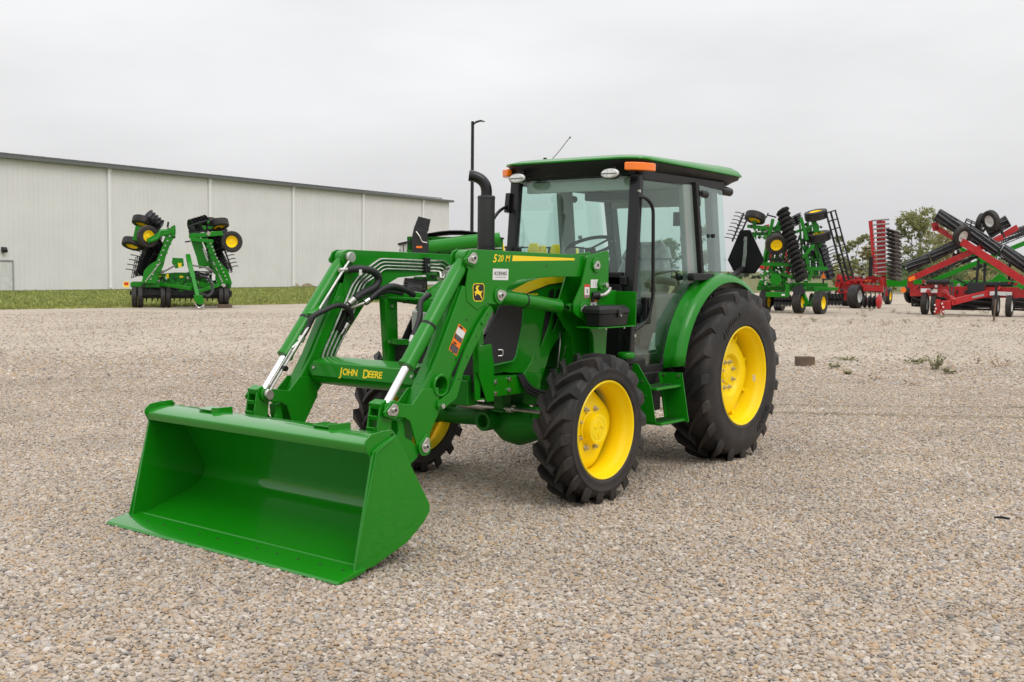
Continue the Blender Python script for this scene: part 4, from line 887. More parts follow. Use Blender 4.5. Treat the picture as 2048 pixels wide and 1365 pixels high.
# ---------------------------------------------------------------- rear fenders
def arc(rad, a0, a1, n=22, cx=-1.985, cz=.650):
    return [(cx+rad*math.cos(R(a0+(a1-a0)*k/n)), cz+rad*math.sin(R(a0+(a1-a0)*k/n))) for k in range(n+1)]
def fender(s):
    rows = []
    for rad, y, a0, a1 in ((.775, .560, 6, 152), (.792, .572, 7, 152), (.790, .60, 7.5, 152), (.782, .632, 8, 152), (.786, .650, 8.2, 152), (.776, .682, 8.5, 151), (.752, .706, 9, 150), (.720, .716, 9.5, 149), (.714, .712, 9.5, 149)):
        rows.append([(x, s*y, z) for x, z in arc(rad, a0, a1)])
    f_ = tp('fender', MB().loft(rows, closed=False), GREEN, None, 0, smooth=50)
    so = f_.modifiers.new('thick', 'SOLIDIFY'); so.thickness = .006; so.offset = -1 if s > 0 else 1
    tp('fender_seal', MB().tube([(x, s*.558, z) for x, z in arc(.782, 5, 110)], .014, 8), BLACK, f_, 0)
    tp('fender_liner', MB().loft([[(x, s*.40, z) for x, z in arc(.74, 10, 150)], [(x, s*.700, z) for x, z in arc(.713, 10, 148)]], closed=False), BLACK, f_, 0)
both(fender)
# slow-vehicle board behind the cab, its back towards the front
sg = tp('slow_vehicle_board', MB().prism([(.362, 1.545), (.470, 1.790), (.560, 1.790), (.690, 1.545), (.610, 1.433), (.430, 1.433)], -2.606, -2.600, 'X'), BLACK, None, .002)
tp('board_bracket', MB().prism([(.505, 1.60), (.510, 1.735), (.536, 1.735), (.536, 1.60), (.520, 1.47), (.492, 1.47)], -2.598, -2.593, 'X'), STEEL, sg, .002)
tp('board_mount', MB().bar((-2.59, .505, 1.48), (-2.45, .48, 1.40), .05, .03), BLACK, sg, .004)
for z_ in (1.71, 1.62, 1.49): tp('bolt', MB().cyl((-2.593, .515, z_), (-2.587, .515, z_), .008, n=8), STEEL, sg, 0)

# ---------------------------------------------------------------- hydraulic lines on the right boom
l1 = [(1.156, .884), (1.142, .934), (1.016, 1.145), (.974, 1.214), (.897, 1.353), (.78, 1.447), (.655, 1.512), (.233, 1.504), (.036, 1.506), (-.029, 1.465)]
l4 = [(1.062, .88), (1.041, .928), (.955, 1.06), (.90, 1.16), (.797, 1.353), (.70, 1.40), (.618, 1.448), (.233, 1.440), (.087, 1.437), (.046, 1.417)]
for k in range(4):
    f_ = k/3
    pth = [(a[0]*(1-f_)+b_[0]*f_, -.436, a[1]*(1-f_)+b_[1]*f_) for a, b_ in zip(l1, l4)]
    tp('steel_hydraulic_line', MB().tube(roundpath(pth, .03, 3), .0068, 8), STEEL, None, 0)
tp('line_clamp', MB().box((.223, -.43, 1.475), (.05, .03, .10)), BLACK, None, .004); tp('clamp_bolt', MB().cyl((.223, -.416, 1.475), (.223, -.408, 1.475), .010, n=6), STEEL, None, 0)
tp('line_clamp', MB().box((.985, -.425, 1.135), (.16, .03, .035), Matrix.Rotation(R(58), 3, 'Y')), BLACK, None, .004)
def hose(pts, r=.019, y=None):
    return tp('hydraulic_hose', MB().tube(smoothpath(pts, 7), r, 12), HOSE, None, 0)
hA = hose([(.95, -.42, 1.442), (.898, -.385, 1.447), (.80, -.36, 1.432), (.745, -.36, 1.385), (.775, -.365, 1.335), (.86, -.375, 1.298), (.93, -.385, 1.262)], .024)
hB = hose([(.825, -.36, 1.258), (.734, -.345, 1.316), (.641, -.335, 1.337), (.533, -.33, 1.312), (.453, -.33, 1.28)], .020)
hose([(.83, -.38, 1.235), (.76, -.36, 1.285), (.66, -.35, 1.305), (.55, -.34, 1.29)], .016)
hC = hose([(1.305, -.44, 1.04), (1.268, -.43, 1.10), (1.245, -.42, 1.155), (1.182, -.40, 1.189), (1.075, -.385, 1.223), (.985, -.385, 1.20), (.94, -.40, 1.139), (.955, -.42, 1.105)], .017)
for a, b_, r in (((1.017, -.43, 1.437), (.945, -.42, 1.442), .016), ((.93, -.385, 1.262), (.962, -.40, 1.23), .024), ((.962, -.405, 1.23), (.985, -.43, 1.195), .013), ((.828, -.36, 1.255), (.86, -.37, 1.235), .022), ((.86, -.37, 1.235), (.93, -.42, 1.205), .011), ((.955, -.42, 1.108), (.975, -.43, 1.075), .022), ((.975, -.43, 1.075), (1.0, -.436, 1.04), .013), ((1.305, -.44, 1.04), (1.322, -.445, 1.01), .021), ((1.322, -.445, 1.012), (1.37, -.46, .97), .012)):
    tp('hose_fitting', MB().cyl(a, b_, r, n=14), STEEL, None, .002)
tp('hose_tag', MB().box((.905, -.36, 1.425), (.022, .002, .035)), WHITE, None, 0)
mf = tp('valve_manifold', MB().box((.07, -.40, 1.40), (.10, .06, .05), Matrix.Rotation(R(35), 3, 'Y')), STEEL, None, .006)
rr_ = random.Random(11)
for k in range(9):
    q = Vector((.02+.15*rr_.random(), -.385+.03*rr_.random(), 1.36+.10*rr_.random())); d_ = Vector((rr_.uniform(-1, 1), rr_.uniform(.2, 1), rr_.uniform(-.6, .8))).normalized()*rr_.uniform(.03, .06)
    tp('manifold_fitting', MB().cyl(q, q+d_, rr_.uniform(.008, .016), n=8), STEEL, mf, .001)
# levelling rod in front of the right boom
lr = tp('levelling_rod', MB().cyl((.927, -.418, 1.518), (1.393, -.425, .951), .0085, n=10).cyl((1.393, -.425, .951), (1.585, -.425, .716), .006, n=8), STEEL, None, 0)
tp('rod_eye', MB().cyl((.927, -.445, 1.518), (.927, -.41, 1.518), .034, n=24), STEEL, lr, .004); tp('rod_eye', MB().cyl((1.578, -.445, .716), (1.578, -.41, .716), .030, n=24), STEEL, lr, .004)
tp('rod_bracket', MB().bar((1.39, -.43, .965), (1.555, -.43, .76), .006, .032), STEEL, lr, .002)
tp('rod_knob', MB().cyl((1.465, -.42, .86), (1.465, -.40, .86), .018, n=8), BLACK, lr, .003)
tp('rod_guide', MB().box((1.195, -.46, 1.19), (.10, .09, .03), Matrix.Rotation(R(30), 3, 'Y')), GREEN, lr, .006)

# ================================================================== the yard behind the tractor
RED = mat('red_paint', (.42, .006, .010), .35, coat=.25, spec=.35, var=.08, dust=.12)
SOILB = mat('black_steel', (.016, .017, .019), .5, var=.2, spec=.4)
BARM = mat('bar_steel', (.055, .057, .062), .45, var=.3, spec=.5)  # paler than the black drum steel so the roller bars stand out
DISCM = mat('disc_steel', (.045, .046, .05), .42, metal=.6, var=.2)
SPRING = mat('grey_spring_steel', (.20, .19, .185), .5, metal=.4, var=.15)
RIMW = mat('white_rim', (.62, .62, .60), .5, var=.1)
WHITEP = mat('white_downspout', (.82, .81, .80), .5)
SIDING = mat('white_siding', (.715, .697, .69), .55, var=.035, vscale=.6, spec=.3)
TRIM = mat('roof_trim', (.13, .135, .13), .5, var=.08)
RZ = 3.80398-PI/2            # machines stand square to the yard's long axis
Fv = Vector((math.cos(3.80398), math.sin(3.80398), 0)); Rv = Vector((Fv.y, -Fv.x, 0)); Cg = Vector((5.7285, 4.5992, 0))
def P(u, z, v=0.): return Vector((u, v, z))

# ---------------------------------------------------------------- warehouse
wa = 3.2642; BAY = 7.737; HW = 6.95
wh = thing('warehouse', 'long white metal warehouse with ribbed siding and dark roof edge behind the lawn', 'warehouse', (-30.304, -53.079, 0), wa)
def ribbed(w, h, step=.305):
    pts = []; x = 0
    while x < w-.01:
        for dx, dy in ((0, 0), (.10, 0), (.118, -.020), (.152, -.020), (.17, 0)):
            if x+dx <= w: pts.append((x+dx, dy))
        x += step
    pts.append((w, 0)); n = len(pts); mb = MB()
    mb.add([(a, b, .0) for a, b in pts]+[(a, b, h) for a, b in pts], [(i, i+1, n+i+1, n+i) for i in range(n-1)])
    return mb
pm_ = mesh_of('wall_panel', ribbed(BAY-.02, HW), SIDING, 20)
for k in range(-4, 4): link('wall_panel', pm_, wh, (k*BAY, 0, 0))
link('wall_panel', mesh_of('wall_panel', ribbed(BAY*.5, HW), SIDING, 20), wh, (4*BAY, 0, 0))
link('end_wall', mesh_of('end_wall', MB().add([(4.5*BAY, .0, 0), (4.5*BAY, 30, 0), (4.5*BAY, 30, HW), (4.5*BAY, 15, HW+1.6), (4.5*BAY, 0, HW)], [(0, 1, 2, 3, 4)]), SIDING, 0), wh)
dsm = mesh_of('downspout', MB().box((0, -.07, HW/2-.1), (.17, .10, HW-.2)).box((0, -.09, HW-.12), (.26, .16, .22)).box((.0, -.14, .10), (.11, .16, .09)), WHITEP, 20)
for k in range(-3, 5): link('downspout', dsm, wh, (k*BAY, 0, 0))
link('roof_edge', mesh_of('roof_edge', MB().box(((.25)*BAY, -.16, HW+.06), (8.5*BAY+.5, .38, .17)), TRIM, 20), wh)
link('roof', mesh_of('roof', MB().add([(-4*BAY, -.1, HW+.18), (4.52*BAY, -.1, HW+.18), (4.52*BAY, 15, HW+1.75), (-4*BAY, 15, HW+1.75), (4.52*BAY, 30, HW+.18), (-4*BAY, 30, HW+.18)], [(0, 1, 2, 3), (3, 2, 4, 5)]), TRIM, 0), wh)
rs_ = mesh_of('roof_seam', MB().box((0, 7.4, HW+1.02), (.06, 15.2, .06), Matrix.Rotation(R(5.95), 3, 'X')), TRIM, 0)
for k in range(60):
    link('roof_seam', rs_, wh, (-3.9*BAY+k*1.08, 0, 0))
dr = link('door', mesh_of('door', MB().box((-6.72, -.045, .76), (.92, .05, 1.52)), RIMW, 20), wh)
link('door_frame', mesh_of('door_frame', MB().prism([(-7.24, 0), (-7.24, 1.62), (-6.20, 1.62), (-6.20, 0), (-6.26, 0), (-6.26, 1.55), (-7.18, 1.55), (-7.18, 0)], -.10, -.02, 'Y'), GREY, 20), dr)
link('door_handle', mesh_of('door_handle', MB().box((-7.08, -.10, .75), (.10, .05, .04)), STEEL, 20), dr)
link('wall_lamp', mesh_of('wall_lamp', MB().prism([(-.04, 2.02), (-.22, 2.00), (-.24, 2.14), (-.16, 2.28), (-.04, 2.30)], -6.86, -6.62, 'X'), BLACKG, 20), wh)
STAIN = mat('base_stain', (.42, .33, .22), .8, var=.4, vscale=3)
for k, (x, w) in enumerate(((6.2, .9), (9.0, .5), (15.8, .4), (17.0, .8), (19.4, .5))): link('mud_splash', mesh_of('mud_splash', MB().add([(x-w, -.0215, .0), (x-w*.5, -.0215, .16), (x, -.0215, .24), (x+w*.4, -.0215, .18), (x+w, -.0215, .0)], [(0, 1, 2, 3, 4)]), STAIN, 0), wh)

# ---------------------------------------------------------------- light pole
lp = thing('light_pole', 'tall thin dark yard light pole rising behind the exhaust stack', 'light pole', tuple(Cg+Fv*60+Rv*(-82/36.76)))
part('pole', MB().cyl((0, 0, 0), (0, 0, 9.30), .105, .085, 8), BLACKG, lp); part('pole_base', MB().cyl((0, 0, 0), (0, 0, .5), .25, n=16), GREY, lp)
u_ = Rv
part('lamp_head', MB().loft([[tuple(u_*a+Vector((0, 0, z+dz))+Fv*w) for w, dz in ((-h, 0), (h, 0), (h, t_), (-h, t_))] for a, z, h, t_ in ((.08, 9.12, .06, .10), (.18, 9.22, .14, .09), (.42, 9.30, .17, .07), (.66, 9.28, .10, .035))]), BLACKG, lp, .01)

# ---------------------------------------------------------------- shared implement parts
def wheel_meshes(r, w, rimm, tag_):
    rr = r*.52
    tm = mesh_of('tyre', MB().lathe([(rr, -w*.36), (rr+.02, -w*.46), ((r+rr)/2, -w*.52), (r*.94, -w*.47), (r*.985, -w*.40), (r, -w*.33), (r*.985, -w*.30), (r*.985, -w*.14), (r, -w*.12), (r, w*.12), (r*.985, w*.14), (r*.985, w*.30), (r, w*.33), (r*.985, w*.40), (r*.94, w*.47), ((r+rr)/2, w*.52), (rr+.02, w*.46), (rr, w*.36)], n=32), RUBBER, 35)
    rm = mesh_of('wheel', MB().lathe([(rr+.012, -w*.40), (rr, -w*.42), (rr-.02, -w*.25), (rr*.75, -w*.05), (rr*.35, -w*.04), (rr*.3, -w*.18), (.0001, -w*.18)], n=28).lathe([(rr+.012, w*.40), (rr, w*.42), (rr-.02, w*.25), (rr*.75, w*.10), (rr*.35, w*.09), (rr*.3, w*.22), (.0001, w*.22)], n=28), rimm, 35)
    return rm, tm
def put_wheel(parent, wm, pos, axis):
    q = Vector((0, 1, 0)).rotation_difference(Vector(axis).normalized())
    o = link('wheel', wm[0], parent, pos); o.rotation_euler = q.to_euler(); link('tyre', wm[1], o); return o
def disc_mesh(r, m=DISCM, notch=0):
    f = (lambda rr, h, a: rr*(1-.07*(math.cos(notch*a) < -.4)) if rr > r*.9 else rr) if notch else None
    return mesh_of('disc_blade', MB().lathe([(.0001, .06*r/.26), (r*.35, .05*r/.26), (r*.75, .018*r/.26), (r, -.02*r/.26), (r, -.026*r/.26), (r*.75, .010*r/.26), (r*.3, .035*r/.26), (.0001, .04*r/.26)], n=24, rfun=f), m, 40)
def put_disc(parent, me, pos, axis, name='disc_blade'):
    o = link(name, me, parent, pos); o.rotation_euler = Vector((0, 1, 0)).rotation_difference(Vector(axis).normalized()).to_euler(); return o
def gang(parent, a, b, n, me, tilt=(0, 0, 0), bar=True):
    a = Vector(a); b = Vector(b)
    if bar: part('gang_axle', MB().cyl(a, b, .035, n=8), SOILB, parent)
    for k in range(n): put_disc(parent, me, a+(b-a)*((k+.5)/n), (b-a).normalized()+Vector(tilt))
def beam(parent, a, b, w, h, m=GREEN, name='frame_beam', bev=.008):
    return part(name, MB().bar(a, b, w, h), m, parent, bev)
def spikes(parent, a, b, n, dirv, ln, m=SOILB, name='harrow_tine', r=.017):
    a = Vector(a); b = Vector(b); d = Vector(dirv)
    part('harrow_bar', MB().bar(a, b, .06, .06), m, parent)
    me = mesh_of(name, MB().tube(smoothpath([(0, 0, 0), d*ln*.5+Vector((0, 0, .02)), d*ln], 3), r, 5), m, 40)
    for k in range(n): link(name, me, parent, a+(b-a)*((k+.3)/n))
def basket(parent, a, b, wv, rails, rungs, m=SOILB, r=.018, name='rolling_basket'):
    """flat-bar cage: rails run along a-b, spread round the width vector"""
    a = Vector(a); b = Vector(b); wv = Vector(wv); ax = (b-a).normalized(); w2 = ax.cross(wv); hoop = None
    main = part(name, MB().cyl(a, b, r*1.3, n=6), m, parent)
    for k in range(rails):
        an = 2*PI*k/rails; of = wv*math.cos(an)+w2*math.sin(an)
        part('basket_bar', MB().tube([a+of, b+of], r, 5), m, main)
    for k in range(rungs):
        c = a+(b-a)*(k/(rungs-1))
        part('basket_hoop', MB().tube([c+wv*math.cos(q*PI/6)*1.02+w2*math.sin(q*PI/6)*1.02 for q in range(13)], r*.8, 5), m, main)
def roller(parent, a, b, rad, n, m=SOILB, name='crumbler_roller'):
    """drum built of flat bars on end rings, as on a rolling harrow"""
    a = Vector(a); b = Vector(b); ax = (b-a).normalized(); L_ = (b-a).length
    e1 = ax.orthogonal().normalized(); e2 = ax.cross(e1)
    main = part(name, MB().cyl(a, b, rad*.78, n=14), m, parent)
    for k in range(n):
        an = 2*PI*k/n; tw = .5
        p = [a+ax*L_*t_+(e1*math.cos(an+tw*t_)+e2*math.sin(an+tw*t_))*rad for t_ in (0, .25, .5, .75, 1)]
        part('roller_bar', MB().tube(p, rad*.13, 4), BARM, main)
    for k in range(max(3, int(L_/.45))):
        c = a+(b-a)*(k/(max(3, int(L_/.45))-1))
        part('roller_ring', MB().tube([c+(e1*math.cos(q*PI/8)+e2*math.sin(q*PI/8))*rad*.98 for q in range(17)], rad*.14, 5), m, main)
def clutter(parent, box, n, seed, mats, name='bracket', smin=.04, smax=.14):
    """the brackets, valves and lugs bolted to a frame: (u0, u1, z0, z1, v0, v1)"""
    rg = random.Random(seed); u0, u1, z0, z1, v0, v1 = box
    for k in range(n):
        c = P(rg.uniform(u0, u1), rg.uniform(z0, z1), rg.uniform(v0, v1))
        M = Matrix.Rotation(rg.uniform(-.6, .6), 3, 'Y') @ Matrix.Rotation(rg.uniform(-.4, .4), 3, 'Z')
        part(name, MB().box(c, (rg.uniform(smin, smax), rg.uniform(smin, smax), rg.uniform(smin, smax)), M), rg.choice(mats), parent, .005)
def hoses(parent, box, n, seed, name='hydraulic_hose'):
    rg = random.Random(seed); u0, u1, z0, z1, v0, v1 = box
    for k in range(n):
        pts = [P(rg.uniform(u0, u1), rg.uniform(z0, z1), rg.uniform(v0, v1)) for _ in range(4)]
        part(name, MB().tube(smoothpath(pts, 5), .016, 6), HOSE, parent)
YW = wheel_meshes(.37, .26, YELLOW, 'y'); YW2 = wheel_meshes(.40, .30, YELLOW, 'y2'); WW = wheel_meshes(.36, .20, RIMW, 'w'); BW_ = wheel_meshes(.47, .42, RIMW, 'b'); BKW = wheel_meshes(.36, .24, SOILB, 'k'); NKW = wheel_meshes(.36, .17, SOILB, 'n')
D26 = disc_mesh(.27); D28 = disc_mesh(.26, notch=8); D20 = disc_mesh(.22); D22 = disc_mesh(.22, notch=8); D28S = disc_mesh(.26, SPRING, 8)

# ---------------------------------------------------------------- folded green tillage machine by the lawn
def place(lat, depth): return tuple(Cg+Fv*depth+Rv*lat)
def turned(lat, depth): return RZ-math.atan2(lat, depth)
A_ = thing('folded_disk_ripper', 'green tillage machine with folded wings and yellow wheels by the white warehouse', 'farm implement', place(-11.21, 37.5), turned(-11.21, 37.5))
A_.scale = (0.9581, 1, 1)
for x0, x1 in ((440, 500), (505, 560), (740, 795), (797, 850), (1095, 1195), (1350, 1405), (1407, 1460)):
    put_wheel(A_, NKW, P(((0.00324*(x0)-3.146)+(0.00324*(x1)-3.146))/2, .36, .15 if x0 != 1095 else .0), (1, 0, 0))
beam(A_, P(-1.753, 0.770, .2), P(1.681, 0.770, .2), .16, .17); beam(A_, P(-1.753, 0.770, 1.6), P(1.681, 0.770, 1.6), .16, .17)
beam(A_, P(-0.878, 0.819, .2), P(-0.878, 0.819, 2.6), .14, .14); beam(A_, P(0.677, 0.819, .2), P(0.677, 0.819, 2.6), .14, .14)
beam(A_, P(-1.526, 0.349, .5), P(1.649, 0.349, .5), .10, .10, SOILB)
gang(A_, P(-1.332, 0.382, .7), P(1.713, 0.382, .7), 16, D20)
part('wing_plate', MB().prism([(-1.381, 0.819), (-1.283, 1.256), (-1.073, 1.467), (-0.878, 1.580), (-0.652, 2.099), (-0.431, 2.633), (-0.214, 2.666), (-0.224, 2.455), (-0.392, 2.164), (-0.554, 1.742), (-0.635, 1.418), (-0.781, 1.094), (-0.878, 0.819)], -.02, .10), GREEN, A_, .012)
part('wing_plate', MB().prism([(1.713, 0.819), (1.568, 1.256), (1.325, 1.516), (1.163, 1.742), (1.017, 2.261), (0.822, 2.261), (0.903, 1.872), (1.033, 1.418), (1.130, 1.094), (1.195, 0.819)], -.02, .10), GREEN, A_, .012)
part('wing_plate', MB().prism([(0.256, 2.423), (0.580, 2.488), (0.693, 2.196), (0.822, 1.775), (1.001, 1.451), (0.580, 1.321), (0.482, 1.742)], .25, .37), GREEN, A_, .012)
part('wing_slot', MB().prism([(0.693, 2.034), (0.758, 2.034), (0.903, 1.613), (0.855, 1.580)], .235, .245), RIMW, A_)
beam(A_, P(-1.138, 0.997, 1.2), P(-0.392, 2.617, 1.2), .18, .18); beam(A_, P(-0.749, 1.548, .6), P(-0.295, 2.649, .6), .16, .16); beam(A_, P(-0.878, 1.418, 1.8), P(-0.360, 2.617, 1.8), .16, .16); beam(A_, P(-0.295, 2.617, 0), P(-0.295, 2.617, 1.9), .16, .16)
beam(A_, P(1.389, 1.094, 1.3), P(0.741, 2.455, 1.3), .18, .18); beam(A_, P(1.130, 1.224, 1.9), P(0.450, 2.488, 1.9), .16, .16)
beam(A_, P(0.385, 2.455, 0), P(0.385, 2.455, 1.9), .16, .16); beam(A_, P(0.239, 2.423, .1), P(1.389, 2.552, .1), .15, .15); beam(A_, P(0.839, 2.520, .2), P(0.839, 2.520, 1.9), .14, .14); beam(A_, P(0.288, 2.326, .0), P(1.065, 2.261, .0), .12, .12)
beam(A_, P(-0.263, 2.617, .0), P(-0.749, 2.488, .0), .16, .18); beam(A_, P(-0.733, 2.488, -.05), P(-1.170, 2.228, -.15), .10, .14); beam(A_, P(-1.478, 2.747, .5), P(-1.591, 2.261, .5), .14, .18)
part('centre_panel', MB().prism([(-0.878, 1.127), (-0.230, 1.192), (0.482, 1.192), (1.163, 1.111), (1.179, 0.819), (0.418, 0.770), (-0.878, 0.819)], .35, .45), GREEND, A_, .01)
for x_, y_ in ((735, 915), (960, 915)): part('yellow_decal', MB().prism([(0.00324*(x_-18)-3.146, 4.010-0.00324*(y_-10)), (0.00324*(x_+18)-3.146, 4.010-0.00324*(y_-10)), (0.00324*(x_+18)-3.146, 4.010-0.00324*(y_+10)), (0.00324*(x_-18)-3.146, 4.010-0.00324*(y_+10))], .335, .348), DECALY, A_)
part('manual_tube', MB().cyl(P(-0.516, 1.143, .25), P(-0.516, 0.997, .25), .055, n=12), YELLOW, A_)
part('rear_frame', MB().box(P(-0.004, 0.576, 1.6), (3.4, .2, .22)), SOILB, A_, .01); part('front_roller_bar', MB().box(P(-0.036, 0.495, .35), (3.5, .16, .16)), SOILB, A_, .01)
put_wheel(A_, YW, P(-1.154, 2.390, .05), (.45, -1, .05)); put_wheel(A_, YW, P(-1.332, 2.909, .7), (.25, .3, 1)); put_wheel(A_, YW, P(-1.688, 2.164, .8), (.25, .35, 1))
put_wheel(A_, YW, P(1.713, 2.261, .05), (-.1, -1, 0)); put_wheel(A_, YW, P(1.276, 2.876, .8), (-.2, .3, 1)); put_wheel(A_, BKW, P(0.903, 2.892, 1.3), (-.2, .4, 1))
part('wheel_arm', MB().tube(smoothpath([P(-1.073, 2.228, -.17), P(-0.814, 2.358, -.12), P(-0.684, 2.585, -.05), P(-0.295, 2.552, .0)], 5), .06, 10), GREEN, A_)
part('wheel_arm', MB().tube(smoothpath([P(1.616, 2.261, .15), P(1.325, 2.520, .1), P(1.001, 2.552, .1)], 5), .06, 10), GREEN, A_)
gang(A_, P(-1.202, 3.119, .5), P(-0.733, 2.714, .5), 5, D26, (0, .4, 0)); gang(A_, P(-1.332, 1.937, .6), P(-0.684, 2.196, .6), 4, D26, (0, .5, 0)); gang(A_, P(-0.749, 2.002, .9), P(-1.138, 1.224, .9), 8, D26, (0, .5, 0))
gang(A_, P(0.288, 2.747, .4), P(0.903, 2.941, .4), 6, D26, (0, .5, 0)); gang(A_, P(1.033, 2.649, .8), P(1.325, 1.937, .8), 7, D26, (0, .5, 0))
part('scraper_frame', MB().tube([P(0.547, 2.876, .1), P(0.871, 2.973, .1), P(0.936, 2.649, .1), P(0.256, 2.488, .1), P(0.239, 2.763, .1), P(0.547, 2.876, .1)], .03, 6), SOILB, A_)
spikes(A_, P(-1.283, 2.066, .9), P(-1.624, 1.094, .9), 6, (-1, 0, .25), .36); spikes(A_, P(-1.073, 2.066, 1.1), P(-1.332, 1.224, 1.1), 6, (-1, 0, .2), .30)
spikes(A_, P(1.454, 2.066, .9), P(1.746, 1.289, .9), 6, (1, 0, .22), .26); spikes(A_, P(1.195, 1.872, 1.1), P(1.519, 1.289, 1.1), 6, (1, 0, -.1), .26)
basket(A_, P(-1.462, 1.742, 1.0), P(-1.624, 1.030, 1.0), (.14, 0, .05), 6, 5, r=.014)
beam(A_, P(-0.490, 2.714, .3), P(-0.457, 2.909, .3), .07, .07, SOILB); beam(A_, P(0.094, 2.228, .1), P(0.288, 2.261, .1), .05, .05, SOILB)
part('logo_panel', MB().prism([(-0.328, 1.694), (0.029, 1.678), (0.061, 1.418), (-0.230, 1.321), (-0.360, 1.516)], .15, .19), GREEN, A_, .006)
part('logo_badge', MB().prism([(-0.149, 1.516), (-0.020, 1.516), (-0.036, 1.370), (-0.133, 1.370)], .14, .149), DECALY, A_)
part('folding_cylinder', MB().cyl(P(-1.008, 1.127, .1), P(-0.619, 1.224, .1), .05, n=12).cyl(P(-0.619, 1.224, .1), P(-0.230, 1.435, .1), .03, n=10), SPRING, A_)
part('folding_cylinder', MB().cyl(P(1.163, 1.192, .1), P(0.839, 1.354, .1), .05, n=12).cyl(P(0.839, 1.354, .1), P(0.288, 1.451, .1), .03, n=10), SPRING, A_)
beam(A_, P(0.191, 1.775, .1), P(0.353, 0.997, -.9), .15, .13, GREEN, 'tongue'); beam(A_, P(0.353, 0.997, -.9), P(0.515, 0.284, -1.8), .12, .12, GREEN, 'tongue')
beam(A_, P(-0.749, 0.803, .1), P(0.288, 0.673, -1.2), .09, .11, GREEN, 'tongue'); beam(A_, P(1.325, 0.803, .1), P(0.482, 0.576, -1.4), .09, .11, GREEN, 'tongue')
part('hitch', MB().prism([(0.353, 0.479), (0.644, 0.479), (0.709, 0.252), (0.547, 0.155), (0.385, 0.284)], -1.95, -1.75), GREEN, A_, .01)
part('hitch_chain', MB().tube(smoothpath([P(0.385, 0.220, -1.9), P(0.515, 0.074, -1.9), P(0.709, 0.155, -1.9)], 5), .02, 6), STEEL, A_)
part('stand_jack', MB().cyl(P(0.670, -0.023, -1.8), P(0.670, 0.187, -1.8), .03, n=10), STEEL, A_)
part('hose_bundle', MB().tube(smoothpath([P(0.580, 1.094, -.9), P(0.871, 0.997, -1.0), P(1.001, 0.641, -1.2), P(0.839, 0.446, -1.5), P(0.644, 0.511, -1.7)], 6), .045, 8), HOSE, A_)
part('warning_board', MB().prism([(-1.980, 0.874), (-1.786, 0.874), (-1.786, 0.689), (-1.980, 0.689)], .0, .02), DECALY, A_, .003); part('warning_board_face', MB().prism([(-1.954, 0.851), (-1.811, 0.851), (-1.811, 0.754), (-1.954, 0.754)], -.004, -.001), REDL, A_)
part('manual_label', MB().prism([(1.007, 1.143), (1.124, 1.143), (1.124, 0.932), (1.007, 0.932)], -.03, -.01), WHITE, A_)
clutter(A_, (-1.332, 1.649, .74, 1.02, .0, .35), 60, 4, [GREEN, GREEND, GREEND, SOILB, STEEL]); clutter(A_, (-1.688, 1.649, .40, .70, .2, 1.4), 60, 9, [SOILB, SOILB, GREEND]); hoses(A_, (0.094, 1.065, .95, 1.25, .1, .33), 6, 2)
clutter(A_, (0.288, 1.033, 2.45, 2.95, .05, .7), 34, 14, [GREEN, GREEND, SOILB, SOILB, STEEL]); clutter(A_, (-0.554, -0.263, 2.4, 2.85, .0, .7), 16, 15, [GREEN, GREEND, SOILB]); clutter(A_, (-1.138, -0.749, 2.8, 3.05, .4, .8), 12, 16, [SOILB, SOILB, RUBBER]); clutter(A_, (0.385, 0.871, 2.85, 3.05, .35, .7), 14, 17, [SOILB, SOILB, RUBBER])
bsm = mesh_of('bolt', MB().cyl((0, 0, 0), (0, -.03, 0), .028, n=8), STEEL, 20); lug_ = mesh_of('bracket', MB().box((0, -.05, 0), (.12, .10, .08)), GREEND, 20)
for k in range(11):
    t_ = k/10
    for x_, y_ in ((640+225*t_, 940-500*t_), (1440-170*t_, 940-380*t_), (590+150*t_, 960-190*t_), (1390-90*t_, 960-200*t_)): link('bolt', bsm, A_, P(0.00324*(x_)-3.146, 4.010-0.00324*(y_), -.02))
    if k % 2: link('bracket', lug_, A_, P(0.00324*(700+200*t_)-3.146, 4.010-0.00324*(900-470*t_), -.02)); link('bracket', lug_, A_, P(0.00324*(1370-140*t_)-3.146, 4.010-0.00324*(900-340*t_), -.02))
gang(A_, P(-0.911, 1.937, .5), P(-1.332, 1.094, .5), 9, D26, (0, .5, 0)); gang(A_, P(1.065, 2.066, .6), P(1.389, 1.159, .6), 9, D26, (0, .5, 0)); gang(A_, P(-0.878, 2.649, 1.2), P(-1.073, 1.937, 1.2), 7, D26, (0, .4, 0)); gang(A_, P(1.033, 2.941, 1.2), P(1.454, 2.488, 1.2), 6, D26, (0, .4, 0))
beam(A_, P(-1.462, 2.714, .9), P(-0.554, 2.488, .9), .14, .14); beam(A_, P(-1.526, 2.196, 1.1), P(-0.684, 2.066, 1.1), .13, .13); beam(A_, P(0.871, 2.196, 1.0), P(1.454, 2.099, 1.0), .13, .13); beam(A_, P(0.418, 2.941, 1.0), P(1.389, 2.779, 1.0), .12, .14, SOILB)
basket(A_, P(-1.202, 1.937, 1.4), P(-1.462, 1.094, 1.4), (.16, .05, .04), 6, 6, r=.02); basket(A_, P(1.292, 1.904, 1.4), P(1.616, 1.256, 1.4), (.16, .05, -.04), 6, 6, r=.02)
wheels_board = part('wheel_chock', MB().box(P(1.438, .06, -.15), (.5, .35, .12)), mat('old_wood', (.125, .088, .062), .9, var=.3, bump=.3), A_, .01)

